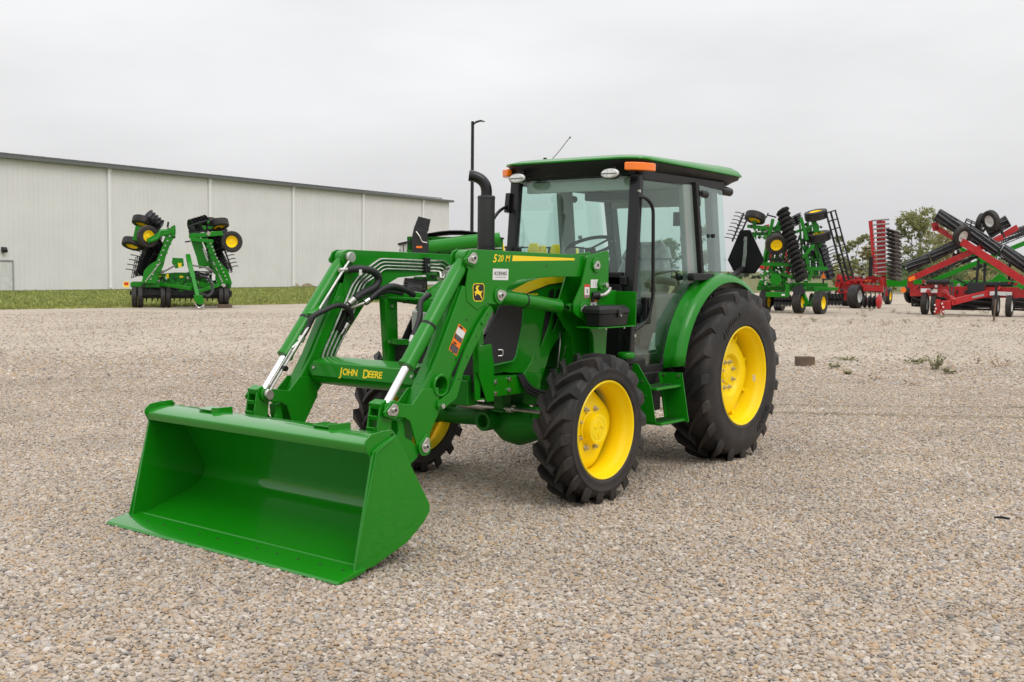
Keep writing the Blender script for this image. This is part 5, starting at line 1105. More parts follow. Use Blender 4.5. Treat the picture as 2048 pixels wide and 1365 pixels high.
# ---------------------------------------------------------------- grain cart behind the hood
B_ = thing('grain_cart', 'green grain cart with black auger spout standing beyond the tractor hood', 'grain cart', place(-2.55, 46), turned(-2.55, 46))
B_.scale = (0.9985, 1, 1)
part('hopper', MB().loft([[P(u*.55, .95, v) for u, v in ((-1.75, .7), (1.75, .7), (1.75, 4.2), (-1.75, 4.2))], [P(u, z, v) for u, z, v in ((-1.85, 2.10, .1), (2.15, 2.10, .1), (2.15, 2.10, 5.4), (-1.85, 2.10, 5.4))], [P(u, 2.72, v) for u, v in ((-1.85, .1), (2.15, .1), (2.15, 5.4), (-1.85, 5.4))]]), GREEND, B_, .02)
for k in range(5): beam(B_, P(-1.75+k*.92, 2.1, .06), P(-1.75+k*.92, 2.72, .06), .06, .06, GREEND, 'hopper_rib')
beam(B_, P(-1.9, 2.12, .04), P(2.2, 2.12, .04), .08, .10, GREEN)
part('tarp', MB().loft([[P(-1.4+k*.45, 2.70+.30*math.sin(PI*min(1, max(.06, (k+.6)/8.5))), v) for k in range(9)] for v in (.0, 5.4)], closed=False), SOILB, B_).modifiers.new('t', 'SOLIDIFY').thickness = .05
sidew = part('hopper_end', MB().prism([(-2.16, 1.6), (-2.16, 2.36), (-1.86, 2.46), (-1.86, 1.6)], -.02, .02), RIMW, B_, .005)
part('end_cap_rail', MB().bar(P(-2.22, 2.38, -.05), P(-1.62, 2.52, -.05), .10, .10), SOILB, sidew); part('end_rib', MB().bar(P(-2.14, 2.2, -.03), P(-2.14, 1.7, -.03), .04, .03), SOILB, sidew); part('end_rib', MB().bar(P(-2.0, 2.34, -.03), P(-2.0, 1.7, -.03), .03, .03), SOILB, sidew)
au = part('auger_tube', MB().cyl(P(-1.0, 2.28, -.45), P(2.0, 2.66, -.45), .26, n=28).cyl(P(.1, 2.67, -.47), P(1.2, 2.80, -.47), .05, n=8), GREEN, B_, 0)
sp_ = part('auger_spout', MB().prism([(-1.60, 2.05), (-1.52, 2.0), (-.95, 2.0), (-.92, 2.30), (-.98, 2.62), (-1.0, 2.95), (-1.55, 3.02), (-1.62, 2.7)], -.72, -.2), SOILB, B_, .03)
part('spout_flap', MB().prism([(-1.56, 3.0), (-1.36, 3.52), (-.86, 3.40), (-.96, 2.92)], -.70, -.64), SOILB, sp_, .006); part('spout_flap', MB().prism([(-1.52, 3.0), (-1.30, 3.45), (-.90, 3.36), (-.96, 2.92)], -.28, -.22), SOILB, sp_, .006)
part('amber_marker', MB().box(P(-1.32, 2.27, -.735), (.24, .03, .08)), AMBER, sp_); part('spout_hose', MB().tube(smoothpath([P(-1.45, 2.9, -.75), P(-1.3, 2.7, -.78), P(-1.2, 2.5, -.78), P(-1.0, 2.45, -.75)], 5), .025, 6), STEEL, sp_)
for s in (-1.52, 1.72):
    tk = part('track_belt', MB().loft([[P(s-.48, z, v), P(s+.48, z, v)] for v, z in [(1.0+1.1*math.cos(a)*1.0, .47+.45*math.sin(a)) for a in [2*PI*k/20 for k in range(20)]]]+[[P(s-.48, .47, 2.1), P(s+.48, .47, 2.1)]], closed=False), RUBBER, B_)
    tk.modifiers.new('t', 'SOLIDIFY').thickness = .05
    for k in range(20):
        a = 2*PI*k/20; c = P(s, .47+.49*math.sin(a), 1.0+1.14*math.cos(a)); c2 = P(s, .47+.49*math.sin(a+.22), 1.0+1.14*math.cos(a+.22))
        for q in (-1, 1): part('track_lug', MB().bar(c, c2+P(q*.45, 0, 0), .07, .06), RUBBER, tk)
    part('track_roller', MB().cyl(P(s-.3, .47, .2), P(s+.3, .47, .2), .34, n=20).cyl(P(s-.3, .47, 1.8), P(s+.3, .47, 1.8), .34, n=20).box(P(s, .5, 1), (.5, 1.5, .4)), SOILB, tk)
beam(B_, P(-1.6, .95, .9), P(1.8, .95, .9), .2, .2, GREEND, 'axle_beam')
for q in ((-1.1, 1.95, -.75, 1.0), (-.6, 1.6, -.2, .95), (1.4, 1.95, 1.0, 1.0)): beam(B_, P(q[0], q[1], .3), P(q[2], q[3], .5), .12, .12, SOILB, 'hopper_strut')
clutter(B_, (-1.0, 1.6, 1.95, 2.1, -.15, .05), 12, 21, [GREEND, STEEL, SOILB]); part('ladder_rail', MB().bar(P(.4, 2.2, -.1), P(2.1, 2.28, -.1), .05, .05), STEEL, B_)

# ---------------------------------------------------------------- yellow corn header seen past the cab pillar
Y_ = thing('corn_header', 'yellow snouted corn header glimpsed through the lower cab windshield', 'harvester header', place(.9, 56), RZ)
beam(Y_, P(-1.8, 1.5, .6), P(2.4, 1.5, .6), .5, .7, GREEND, 'header_frame', .03)
for k in range(6):
    u = (-1.55, -.95, .15, .62, 1.25, 2.2)[k]; hh = (0, -.28, -.05, -.16, -.10, -.3)[k]
    part('row_snout', MB().loft([[P(u+a*(1, .8, 1.3, .8, 1.2, 1)[k], z+hh, v) for a, z, v in ((-h, b, w), (h, b, w), (h*.6, t_, w-.1), (-h*.6, t_, w-.1))] for h, b, t_, w in ((.34, 1.2, 2.15, .3), (.34, 1.6, 2.55, -.1), (.30, 2.0, 2.72, -.3), (.20, 2.3, 2.76, -.5))]), DECALY if k % 5 else YELLOW, Y_, .03)
    part('row_unit', MB().box(P(u+.38, 2.1, .2), (.24, .5, .9)), SOILB, Y_, .02)
part('header_rail', MB().bar(P(-1.9, 2.5, .3), P(2.2, 2.5, .3), .06, .08), SOILB, Y_)
part('support_stand', MB().box(P(-1.0, .6, .6), (.12, .12, 1.2)).box(P(1.5, .6, .6), (.12, .12, 1.2)).box(P(.2, .06, .6), (2.8, .5, .12)), SOILB, Y_, .01)

# ---------------------------------------------------------------- folded green disk harrow at the right
G_ = thing('folded_disk_harrow', 'green folded disk harrow with a tall black disc gang beside the red implement', 'farm implement', place(9.35, 37.8), turned(9.35, 37.8))
G_.scale = (0.9707, 1, 1)
put_wheel(G_, YW2, P(0.473, .40, .0), (1, -.35, 0)); put_wheel(G_, YW2, P(1.175, .38, -.25), (1, -.42, 0)); put_wheel(G_, YW2, P(-0.698, .38, 1.0), (1, -.30, 0)); put_wheel(G_, YW2, P(-0.207, .38, 2.4), (1, -.3, 0))
beam(G_, P(-0.669, 0.641, -.3), P(0.082, 0.641, -.3), .12, .17); beam(G_, P(0.053, 1.002, -.2), P(0.082, 0.597, -.2), .12, .14); beam(G_, P(0.949, 0.857, .1), P(1.788, 0.857, .1), .10, .10); beam(G_, P(-1.016, 0.828, 1.0), P(1.527, 0.828, 1.0), .16, .16); beam(G_, P(-1.016, 0.944, 2.8), P(1.527, 0.944, 2.8), .16, .16)
for x in (480, 760, 1010): beam(G_, P((0.00289*(x)-2.230), 1.05, .0), P((0.00289*(x)-2.230), 1.05, 3.0), .14, .14)
beam(G_, P(-0.785, 1.667, .1), P(0.198, 1.667, .1), .10, .14); beam(G_, P(0.660, 1.522, .1), P(1.412, 1.537, .1), .09, .12); beam(G_, P(-0.380, 1.407, .0), P(0.342, 1.190, .0), .10, .12); beam(G_, P(-0.611, 1.522, .3), P(-0.033, 0.944, .2), .12, .12); beam(G_, P(0.545, 0.828, -.1), P(0.776, 0.308, -.3), .09, .12); beam(G_, P(1.065, 0.828, -.2), P(0.892, 0.308, -.2), .09, .12); beam(G_, P(0.603, 0.294, -.2), P(0.978, 0.294, -.2), .08, .10)
part('hitch_plate', MB().prism([(-0.525, 1.349), (-0.207, 1.320), (-0.120, 1.117), (-0.264, 0.944), (-0.496, 1.002)], -.2, -.12), GREEN, G_, .008)
beam(G_, P(-1.392, 2.982, .4), P(-0.149, 2.866, .4), .10, .12); beam(G_, P(-1.247, 2.736, .9), P(-0.207, 2.736, .9), .10, .12); beam(G_, P(-0.496, 3.227, .3), P(-0.611, 2.649, .3), .12, .12); beam(G_, P(-0.264, 3.170, .6), P(-0.727, 2.100, .6), .12, .12); beam(G_, P(-1.160, 3.170, .5), P(-1.132, 2.938, .5), .14, .14); beam(G_, P(-0.611, 2.649, .2), P(-0.785, 1.638, .4), .11, .11); beam(G_, P(-0.207, 2.505, .5), P(-0.467, 1.407, .5), .11, .11)
beam(G_, P(0.458, 3.256, .2), P(0.689, 2.505, .2), .12, .12); beam(G_, P(0.892, 3.170, .3), P(1.007, 2.765, .3), .22, .18); beam(G_, P(0.920, 2.447, .5), P(1.238, 1.580, .5), .14, .14); beam(G_, P(0.834, 2.216, .9), P(1.036, 1.262, .9), .14, .14); beam(G_, P(0.660, 2.013, .1), P(0.805, 1.407, .1), .13, .13); beam(G_, P(0.545, 1.898, -.1), P(0.920, 2.331, -.1), .08, .12); beam(G_, P(0.256, 2.765, .3), P(0.834, 2.967, .3), .08, .10); beam(G_, P(0.198, 1.927, .7), P(1.181, 1.811, .7), .08, .09); beam(G_, P(0.892, 1.464, .0), P(0.776, 1.117, .0), .09, .11)
gang(G_, P(-0.178, 3.516, -.2), P(0.559, 1.117, -.4), 15, D28, (.2, -.35, .2)); gang(G_, P(0.256, 3.401, 1.5), P(0.371, 3.083, 1.5), 4, D28, (.2, .2, 0)); gang(G_, P(1.094, 2.447, .9), P(1.499, 1.175, 1.0), 9, D28, (0, .4, 0))
part('spool', MB().bar(P(-0.698, 3.343, -.2), P(-0.380, 3.256, -.2), .05, .05).bar(P(-0.727, 3.242, -.2), P(-0.655, 3.415, -.2), .06, .04), SOILB, G_)
put_wheel(G_, YW, P(-1.117, 3.285, .4), (.25, .35, 1)); put_wheel(G_, YW, P(-0.366, 2.360, -.25), (.18, -1, -.5)); put_wheel(G_, YW2, P(0.973, 3.357, .3), (-.2, -.22, 1)); put_wheel(G_, YW2, P(1.108, 2.620, .4), (-.22, -.22, 1))
basket(G_, P(1.455, 3.459, .1), P(2.134, 1.175, .1), (.15, .10, .045), 6, 9, r=.020); part('basket_arm', MB().bar(P(1.311, 3.430, .1), P(2.019, 1.089, .1), .06, .05), SOILB, G_)
spikes(G_, P(-1.522, 3.444, .5), P(-1.912, 2.447, .5), 8, (-1, 0, .22), .30); spikes(G_, P(-1.363, 3.372, .8), P(-1.739, 2.447, .8), 8, (-1, 0, .15), .26); spikes(G_, P(1.412, 2.274, 1.2), P(1.556, 1.320, 1.2), 8, (1, 0, .35), .34)
spikes(G_, P(-0.727, 1.840, 1.4), P(-0.033, 1.869, 1.4), 9, (.15, 0, 1), .26)
for k in range(7): beam(G_, P(-0.785+k*.16, 1.2, .6+.1*k), P(-0.496+k*.19, 2.7, .6+.12*k), .06, .06, (GREEN, GREEND, SOILB)[k % 3], 'wing_strut')
for k in range(6): beam(G_, P(0.603+k*.10, 1.3, .5+.12*k), P(0.429+k*.13, 3.05, .5+.12*k), .06, .07, (GREEN, SOILB, GREEN)[k % 3], 'wing_strut')
sv = part('slow_vehicle_sign', MB().prism([(1.195, 1.204), (1.282, 1.421), (1.368, 1.204)], .28, .30), ORANGE, G_); part('sign_bracket', MB().box(P(1.282, 1.175, .33), (.06, .03, .35)), SOILB, G_)
clutter(G_, (-0.871, 0.689, .85, 1.70, -.20, .6), 120, 31, [GREEN, GREEN, GREEND, STEEL, SOILB]); clutter(G_, (-1.247, -0.207, 2.55, 3.0, .2, .9), 46, 32, [GREEN, GREEN, GREEND, SOILB]); clutter(G_, (0.545, 1.181, 1.4, 3.1, .2, 1.0), 60, 33, [GREEN, GREEN, GREEND, SOILB]); hoses(G_, (-0.843, 1.094, 1.0, 2.6, -.1, .4), 12, 34)
gang(G_, P(-0.611, 0.395, 1.2), P(0.342, 0.395, 1.2), 9, D20, (0, .3, 0)); gang(G_, P(0.892, 0.453, 1.6), P(1.990, 0.453, 1.8), 9, D20, (0, .3, 0))
part('white_decal', MB().prism([(-0.134, 0.661), (-0.019, 0.661), (-0.019, 0.603), (-0.134, 0.603)], -.375, -.362), WHITE, G_)
part('black_hose_reel', MB().bar(P(0.285, 0.684, -.2), P(0.603, 0.886, -.2), .2, .35), SOILB, G_, .02)

# ---------------------------------------------------------------- red tillage machine with an upright wing
D_ = thing('upright_wing_harrow', 'red harrow with one upright wing of spring arms in front of the trees', 'farm implement', place(13.9, 43.6), turned(13.9, 43.6))
D_.scale = (0.9528, 1, 1)
put_wheel(D_, BW_, P(-0.338, .47, -.2), (1, -.42, 0)); put_wheel(D_, BW_, P(-0.726, .47, 2.6), (1, -.42, 0))
beam(D_, P(-1.171, 0.897, .5), P(0.736, 0.754, .0), .18, .27, RED); beam(D_, P(-1.139, 1.136, 1.2), P(0.768, 1.104, 1.0), .16, .26, RED); beam(D_, P(-1.012, 1.311, .4), P(-1.108, 0.675, .4), .34, .2, RED); beam(D_, P(-0.821, 1.025, .3), P(0.005, 1.056, .2), .2, .22, RED); beam(D_, P(0.704, 1.215, .2), P(0.641, 0.675, .2), .14, .16, RED); beam(D_, P(-0.599, 1.120, .0), P(0.259, 1.088, .0), .09, .09, RED); beam(D_, P(-0.726, 0.643, .2), P(-0.726, 0.293, .2), .14, .16, RED); beam(D_, P(-1.108, 0.643, .3), P(-0.535, 0.643, .0), .14, .12, RED); beam(D_, P(-0.059, 0.754, -.1), P(0.673, 0.754, -.1), .12, .15, RED); beam(D_, P(-0.186, 0.929, -.1), P(0.259, 0.834, -.1), .10, .14, RED)
beam(D_, P(0.151, 3.441, .0), P(0.418, 1.342, .0), .16, .16, RED, 'wing_beam'); beam(D_, P(0.498, 3.472, .35), P(0.593, 1.342, .35), .26, .22, RED, 'wing_beam'); beam(D_, P(0.657, 3.472, .9), P(0.752, 1.342, .9), .16, .18, RED, 'wing_beam')
for k in range(13):
    t_ = k/12; zc = 150+640*t_
    part('spring_arm', MB().tube(smoothpath([P(0.212+.165*t_*1.0, (3.886-.003179*(zc-10)), -.08), P(0.577+.12*t_, (3.886-.003179*(zc-22)), .1), P(0.879+.10*t_, (3.886-.003179*(zc-30)), .3)], 3), .038, 6), SPRING, D_)
    put_disc(D_, D22, P(0.965+.10*t_, (3.886-.003179*(120+zc*.92)), .35), (.25, .25, 1)); put_disc(D_, D28S, P(1.165+.10*t_, (3.886-.003179*(135+zc*.90)), .9), (.3, .3, 1))
part('lift_cylinder', MB().cyl(P(0.215, 2.042, -.2), P(0.221, 1.247, -.2), .085, n=14), BLACK, D_, .01); part('lift_link', MB().bar(P(-0.033, 2.344, .0), P(0.259, 2.366, .0), .06, .06), SOILB, D_)
for k, x in enumerate((575, 635, 690, 745)):
    put_disc(D_, D28, P((0.00318*(x)-1.775), .26, -.1), (1, -.5, 0)); part('spring_arm', MB().tube(smoothpath([P((0.00318*(x-15)-1.775), 1.0, .2), P((0.00318*(x-35)-1.775), .8, .0), P((0.00318*(x+5)-1.775), .55, -.05), P((0.00318*(x)-1.775), .30, -.1)], 4), .03, 6), SPRING, D_)
    part('disc_hub', MB().cyl(P((0.00318*(x)-1.775), .30, -.16), P((0.00318*(x)-1.775), .30, -.02), .06, n=10), RED, D_)
put_disc(D_, disc_mesh(.28, RED), P(0.609, .28, -.25), (1, -.5, 0)); put_disc(D_, D28, P(0.784, .50, .6), (1, -.3, .2))
roller(D_, P(-1.584, 0.357, .6), P(-0.853, 0.357, .6), .17, 8); spikes(D_, P(-1.648, 0.611, .3), P(-1.330, 0.611, .3), 7, (.2, 0, -1), .35, SPRING, 'spring_tine', .02)
part('amber_reflector', MB().box(P(0.119, 1.082, -.07), (.22, .02, .035)), ORANGE, D_); beam(D_, P(0.768, 1.279, .5), P(0.879, 0.484, .5), .09, .12, RED); part('support_leg', MB().bar(P(0.847, 0.834, .4), P(0.768, 0.389, .4), .05, .05), SPRING, D_)
# its far wing stands folded behind the green harrow
beam(D_, P(-4.15, 3.35, 1.4), P(-3.75, 1.2, 1.4), .26, .2, RED, 'wing_beam'); beam(D_, P(-3.55, 3.0, 1.8), P(-3.2, 1.2, 1.8), .2, .2, RED, 'wing_beam'); beam(D_, P(-4.9, 1.75, 1.2), P(-3.6, 1.45, 1.2), .2, .2, RED)
for k in range(6): part('spring_arm', MB().bar(P(-4.2+.05*k, 3.1-.3*k, 1.2), P(-3.3, 3.2-.3*k, 1.2), .10, .09), RED if k % 2 else SPRING, D_)
clutter(D_, (-1.076, 0.768, .95, 1.35, -.15, .8), 34, 41, [RED, RED, SOILB, STEEL]); clutter(D_, (-1.584, -0.821, .3, .7, .0, 1.0), 22, 42, [SOILB, SOILB, SPRING])

# ---------------------------------------------------------------- red rolling harrow with crossed wings at the right edge
E_ = thing('crossed_wing_harrow', 'red rolling harrow with crossed folded wings and black rollers at the right edge', 'farm implement', place(15.55, 37.0), turned(15.55, 37.0))
E_.scale = (0.9219, 1, 1)
for x, v in ((305, .2), (415, .3), (1090, -.1), (1235, -.2)): put_wheel(E_, WW, P((0.00307*(x)-2.685), .36, v), (1, -.18, 0))
beam(E_, P(-2.285, 0.799, .3), P(1.401, 0.799, .1), .16, .36, RED); beam(E_, P(-2.162, 0.968, .5), P(-0.964, 0.968, .4), .12, .13, RED); beam(E_, P(0.142, 0.953, .3), P(1.309, 0.891, .2), .12, .13, RED); beam(E_, P(1.279, 0.784, .1), P(2.354, 0.707, .1), .14, .26, RED)
beam(E_, P(-2.285, 0.907, .3), P(-2.285, 1.214, .3), .2, .2, RED, 'hinge_block'); beam(E_, P(-2.347, 1.183, .2), P(0.096, 2.295, .2), .17, .20, RED, 'wing_beam'); beam(E_, P(0.096, 2.295, .2), P(0.787, 2.658, .6), .15, .18, RED, 'wing_beam'); beam(E_, P(0.848, 2.719, .9), P(1.309, 2.996, .9), .15, .20, RED, 'wing_beam')
beam(E_, P(-0.565, 2.489, -.1), P(1.924, 0.953, -.1), .18, .25, RED, 'wing_beam'); beam(E_, P(-1.517, 3.011, .5), P(-1.087, 2.750, .5), .15, .18, RED, 'wing_beam'); beam(E_, P(-1.517, 3.150, .5), P(-1.456, 2.873, .5), .15, .24, RED, 'wing_beam'); beam(E_, P(-1.087, 2.750, .5), P(-0.473, 2.381, .4), .12, .15, RED, 'wing_beam')
roller(E_, P(-1.431, 3.395, .3), P(-0.473, 2.858, .3), .21, 9); roller(E_, P(-0.350, 2.812, .3), P(0.695, 2.197, .2), .21, 9); roller(E_, P(0.787, 2.197, .1), P(2.231, 1.306, .1), .21, 9)
roller(E_, P(-2.423, 1.598, .4), P(-1.671, 1.936, .4), .17, 8); roller(E_, P(-1.609, 1.967, .4), P(-0.657, 2.443, .4), .17, 8); roller(E_, P(0.326, 2.812, 1.2), P(0.971, 3.211, 1.2), .2, 8)
roller(E_, P(-2.224, 0.507, .8), P(-1.855, 0.507, .8), .24, 9); roller(E_, P(-1.241, 0.446, .8), P(0.510, 0.446, .8), .26, 10); roller(E_, P(1.279, 0.446, .6), P(2.538, 0.415, .6), .24, 9)
basket(E_, P(-0.473, 3.150, .9), P(0.080, 2.904, .9), (.02, .12, .10), 5, 4, r=.02); basket(E_, P(-0.534, 2.013, 1.2), P(-1.486, 1.460, 1.2), (.06, .1, .12), 5, 6, r=.018)
beam(E_, P(-0.534, 1.767, .9), P(0.142, 2.074, .9), .08, .10, SOILB); beam(E_, P(-1.701, 1.460, .9), P(-0.534, 2.136, .9), .06, .08, SOILB); beam(E_, P(0.603, 3.334, .8), P(0.848, 2.627, .8), .10, .10, SOILB); beam(E_, P(-0.073, 2.904, .7), P(0.295, 3.088, .6), .06, .06, SPRING)
put_wheel(E_, WW, P(-0.565, 2.673, -.1), (.8, -.75, -.4)); put_wheel(E_, WW, P(0.388, 3.196, .4), (-.75, -.8, -.35)); put_wheel(E_, WW, P(0.080, 3.119, .9), (.9, -.35, -.2))
for x0, y0, x1, y1 in ((885, 600, 870, 870), (955, 640, 958, 870), (1225, 650, 1225, 820)): beam(E_, P(0.00307*(x0)-2.685, 3.733-0.00307*(y0), .3), P(0.00307*(x1)-2.685, 3.733-0.00307*(y1), .3), .09, .09, SOILB, 'wing_rest')
part('wing_rest', MB().bar(P(-0.718, 1.245, .3), P(-0.319, 1.030, .3), .05, .06).bar(P(-0.319, 1.030, .3), P(-0.012, 1.306, .3), .05, .06), SOILB, E_); part('tool_tray', MB().box(P(-0.012, 0.922, .0), (.58, .2, .42)), SOILB, E_, .02)
part('fold_cylinder', MB().cyl(P(-1.717, 1.122, .1), P(-0.903, 1.122, .1), .085, n=14), SOILB, E_); part('fold_cylinder', MB().cyl(P(0.311, 1.060, .1), P(1.202, 1.076, .1), .085, n=14), SOILB, E_)
beam(E_, P(0.357, 0.769, -.2), P(-0.841, 0.461, -1.2), .14, .20, RED, 'tongue'); beam(E_, P(-1.087, 0.784, -.1), P(-0.718, 0.477, -1.2), .14, .20, RED, 'tongue'); part('tongue_plate', MB().prism([(-0.304, 0.630), (0.249, 0.759), (0.249, 0.692), (-0.304, 0.557)], -.80, -.78).xf(Matrix.Translation((0, .10, 0))), GREY, E_)
part('hitch', MB().prism([(-1.317, 0.569), (-1.148, 0.569), (-1.148, 0.093), (-1.364, 0.093)], -1.55, -1.50), RED, E_, .006); part('hitch', MB().box(P(-0.964, 0.385, -1.35), (.30, .35, .28)), RED, E_, .02); part('hitch', MB().prism([(-1.133, 0.507), (-1.026, 0.507), (-1.026, 0.077), (-1.133, 0.077)], -1.6, -1.50), RED, E_, .006)
bt = mesh_of('bolt', MB().cyl((0, 0, 0), (0, -.03, 0), .03, n=8), WHITE, 20)
for x, y in ((438, 1090), (438, 1160), (515, 1075), (530, 1110), (530, 1160), (450, 1130), (510, 1185)): link('bolt', bt, E_, P(0.00307*(x)-2.685, 3.733-0.00307*(y), -1.61))
for x, y, w in ((308, 947, .34), (405, 950, .22), (1075, 965, .22), (1150, 968, .34), (1225, 970, .2), (1035, 968, .10)): part('decal', MB().box(P(0.00307*(x)-2.685, 3.733-0.00307*(y), .105 if x < 600 else -.01), (w, .012, .13)), WHITE, E_)
part('hose_loop', MB().tube(smoothpath([P(-0.841, 1.122, -.3), P(-0.887, 0.876, -.6), P(-0.811, 0.630, -.8), P(-0.764, 0.876, -.6), P(-0.811, 1.122, -.3)], 5), .03, 6), HOSE, E_)
part('amber_reflector', MB().bar(P(-2.340, 1.177, .0), P(-2.116, 1.269, .0), .03, .14), AMBER, E_); part('marker_lamp', MB().cyl(P(-2.516, 0.830, .2), P(-2.516, 0.830, .1), .10, n=12), ORANGE, E_)
part('side_wheel', MB().lathe([(.05, -.05), (.34, -.06), (.36, 0), (.34, .06), (.05, .05)], (0, 0, 0), 'Y', n=28).xf(Matrix.Translation(P(-2.316, 0.707, 1.0)) @ Matrix.Rotation(R(60), 4, 'Z')), RUBBER, E_)
clutter(E_, (-2.224, 1.309, .78, 1.15, -.05, .5), 46, 51, [RED, RED, SOILB, STEEL, SOILB]); clutter(E_, (-0.964, -0.227, 1.95, 2.2, .25, .5), 10, 52, [RED, SOILB, SOILB])

# ---------------------------------------------------------------- green machine far behind it
H_ = thing('long_green_tool_bar', 'long green folded tool bar standing behind the crossed red harrow', 'farm implement', place(18.2, 48), turned(18.2, 48))
H_.scale = (0.9350, 1, 1)
beam(H_, P(-2.4, .95, 0), P(5.4, .95, 0), .18, .30); beam(H_, P(-.2, .95, .3), P(4.9, 3.15, .3), .16, .20, GREEN, 'wing_beam'); beam(H_, P(4.0, 1.0, .6), P(1.2, 2.5, .6), .14, .16, GREEN, 'wing_beam')
basket(H_, P(-.5, 1.25, .5), P(2.0, 2.35, .5), (.05, .15, .14), 6, 8, r=.02); basket(H_, P(2.3, 2.55, .5), P(4.9, 3.65, .5), (.05, .15, .14), 6, 7, r=.02); basket(H_, P(3.0, 2.95, .9), P(5.2, 3.75, .9), (.05, .15, .14), 6, 7, r=.02)
part('hitch_tower', MB().prism([(2.4, 1.0), (3.4, 1.0), (3.08, 1.34), (2.85, 1.42)], -.1, .05), GREEN, H_, .01)
for u in (-1.9, 1.2, 4.6): put_wheel(H_, YW, P(u, .37, .4), (1, -.2, 0))
clutter(H_, (1.5, 4.8, 1.0, 1.2, -.1, .3), 20, 61, [GREEN, SOILB, GREEND])

# ---------------------------------------------------------------- stake, block, debris
OLDW = MATS['old_wood']; OLDW.node_tree.nodes['Principled BSDF'].inputs['Roughness'].default_value = .95
sk = thing('marker_stake', 'thin weathered marker stake in front of the crossed red harrow', 'stake', place(14.55, 33.3), RZ)
part('stake_shaft', MB().bar((0, 0, 0), (.03, 0, .66), .045, .045), OLDW, sk, .004); part('stake_top', MB().bar((.03, 0, .66), (.035, 0, 1.08), .055, .055), BLACK, sk, .004)
blk = part('wood_block', MB().loft([[(a*.13, b*.09, z) for a, b in ((-1, -1), (1, -.96), (1.02, 1), (-.97, 1))] for z in (.0, .03, .135, .15)]), OLDW, bevel=.012, seg=3); blk.location = (-10.38, -2.25, -.005); blk.rotation_euler = (0, 0, RZ+.25)
tag(blk, 'short dark wooden block lying on the gravel right of the rear wheel', 'block')
db = part('rubber_scrap', MB().loft([[(-.07, -.008, .004), (-.07, .008, .004), (-.07, .008, .018), (-.07, -.008, .018)], [(.0, -.014, .006), (.0, .012, .006), (.0, .012, .026), (.0, -.014, .026)], [(.075, -.02, .006), (.075, .006, .006), (.075, .006, .020), (.075, -.02, .020)]]), BLACK, bevel=.003); db.scale = (.6, .6, .7); db.location = (-1.111, 2.936, .012); db.rotation_euler = (0, 0, RZ-.5)
tag(db, 'small black scrap lying on the gravel near the right edge', 'scrap')

# ---------------------------------------------------------------- weeds on the yard
WEED = mat('weed_leaf', (.23, .225, .10), .7, var=.35, vscale=20); WEEDD = mat('dry_stalk', (.30, .20, .12), .85, var=.3, vscale=20)
def weed_mesh(seed, dry, h, spread, n):
    rg = random.Random(seed); mb = MB()
    for k in range(n):
        a = rg.uniform(0, 2*PI); l = h*rg.uniform(.4, 1.0); d = Vector((math.cos(a), math.sin(a), 0)); s0 = d*spread*rg.uniform(0, .45)
        tip = s0+d*spread*rg.uniform(.2, .9)+Vector((0, 0, l)); mid = (s0+tip)/2+Vector((0, 0, l*.18))
        mb.tube([s0, mid, tip], .004, 3, radii=[.003, .0025, .001])
        for q in range(3 if dry else 11):
            t_ = rg.uniform(.25, 1); c = s0*(1-t_)+tip*t_; e = Vector((rg.uniform(-1, 1), rg.uniform(-1, 1), rg.uniform(-.2, .7))).normalized()*rg.uniform(.025, .055); w = e.cross(Vector((0, 0, 1))).normalized()*.014
            mb.add([c, c+e*.5+w, c+e, c+e*.5-w], [(0, 1, 2, 3)])
    return mesh_of('weed', mb, WEEDD if dry else WEED, 0)
weeds = [(-11.14, -.52, 0, .26, .16, 26, 'bushy green weed growing alone in the gravel at the right'), (-10.55, -.15, 0, .10, .12, 12, 'small trailing green weed just before the bushy one'), (-12.0, -1.1, 0, .12, .22, 18, 'low sprawling green weed left of the bushy one'),
         (-12.5, .05, 1, .16, .28, 16, 'dry brown weed patch on the gravel at the far right edge'), (-12.7, -.35, 1, .14, .08, 6, 'lone dry upright stalk beside the brown weed patch'), (-10.2, -1.72, 0, .09, .10, 9, 'tiny green tuft close beside the wooden block'),
         (-11.9, -2.1, 0, .05, .30, 14, 'flat yellow green weed mat behind the wooden block'), (-8.95, -.62, 1, .05, .14, 7, 'fallen dark dry twigs on the gravel in front of the weeds'), (-9.4, -1.2, 0, .06, .06, 8, 'tiny green sprig alone on the gravel right of the rear tyre'), (-8.6, -.05, 1, .04, .16, 8, 'scattered dry leaf litter on the gravel below the bushy weed')]
for i, (x, y, dry, h, sp2, n, lb) in enumerate(weeds):
    tag(link('weed', weed_mesh(i+3, dry, h, sp2, n), None, (x, y, 0)), lb, 'weed')
rg = random.Random(77); dm = [weed_mesh(100+k, k % 3 > 0, .34, .20, 14) for k in range(5)]
for k in range(44):
    ph = rg.uniform(8.3, 17.5); dpt = rg.uniform(29, 42); pos = Cg+Fv*dpt+Rv*(ph*dpt/37)
    o = link('yard_weed', rg.choice(dm), None, pos); s_ = rg.uniform(.5, 1.15); o.scale = (s_*.8, s_*.8, s_*.55); o.rotation_euler = (0, 0, rg.uniform(0, 6))
    tag(o, 'small dry weed tuft on the gravel before the parked implements', 'weed', 'weed tufts before the parked implements')

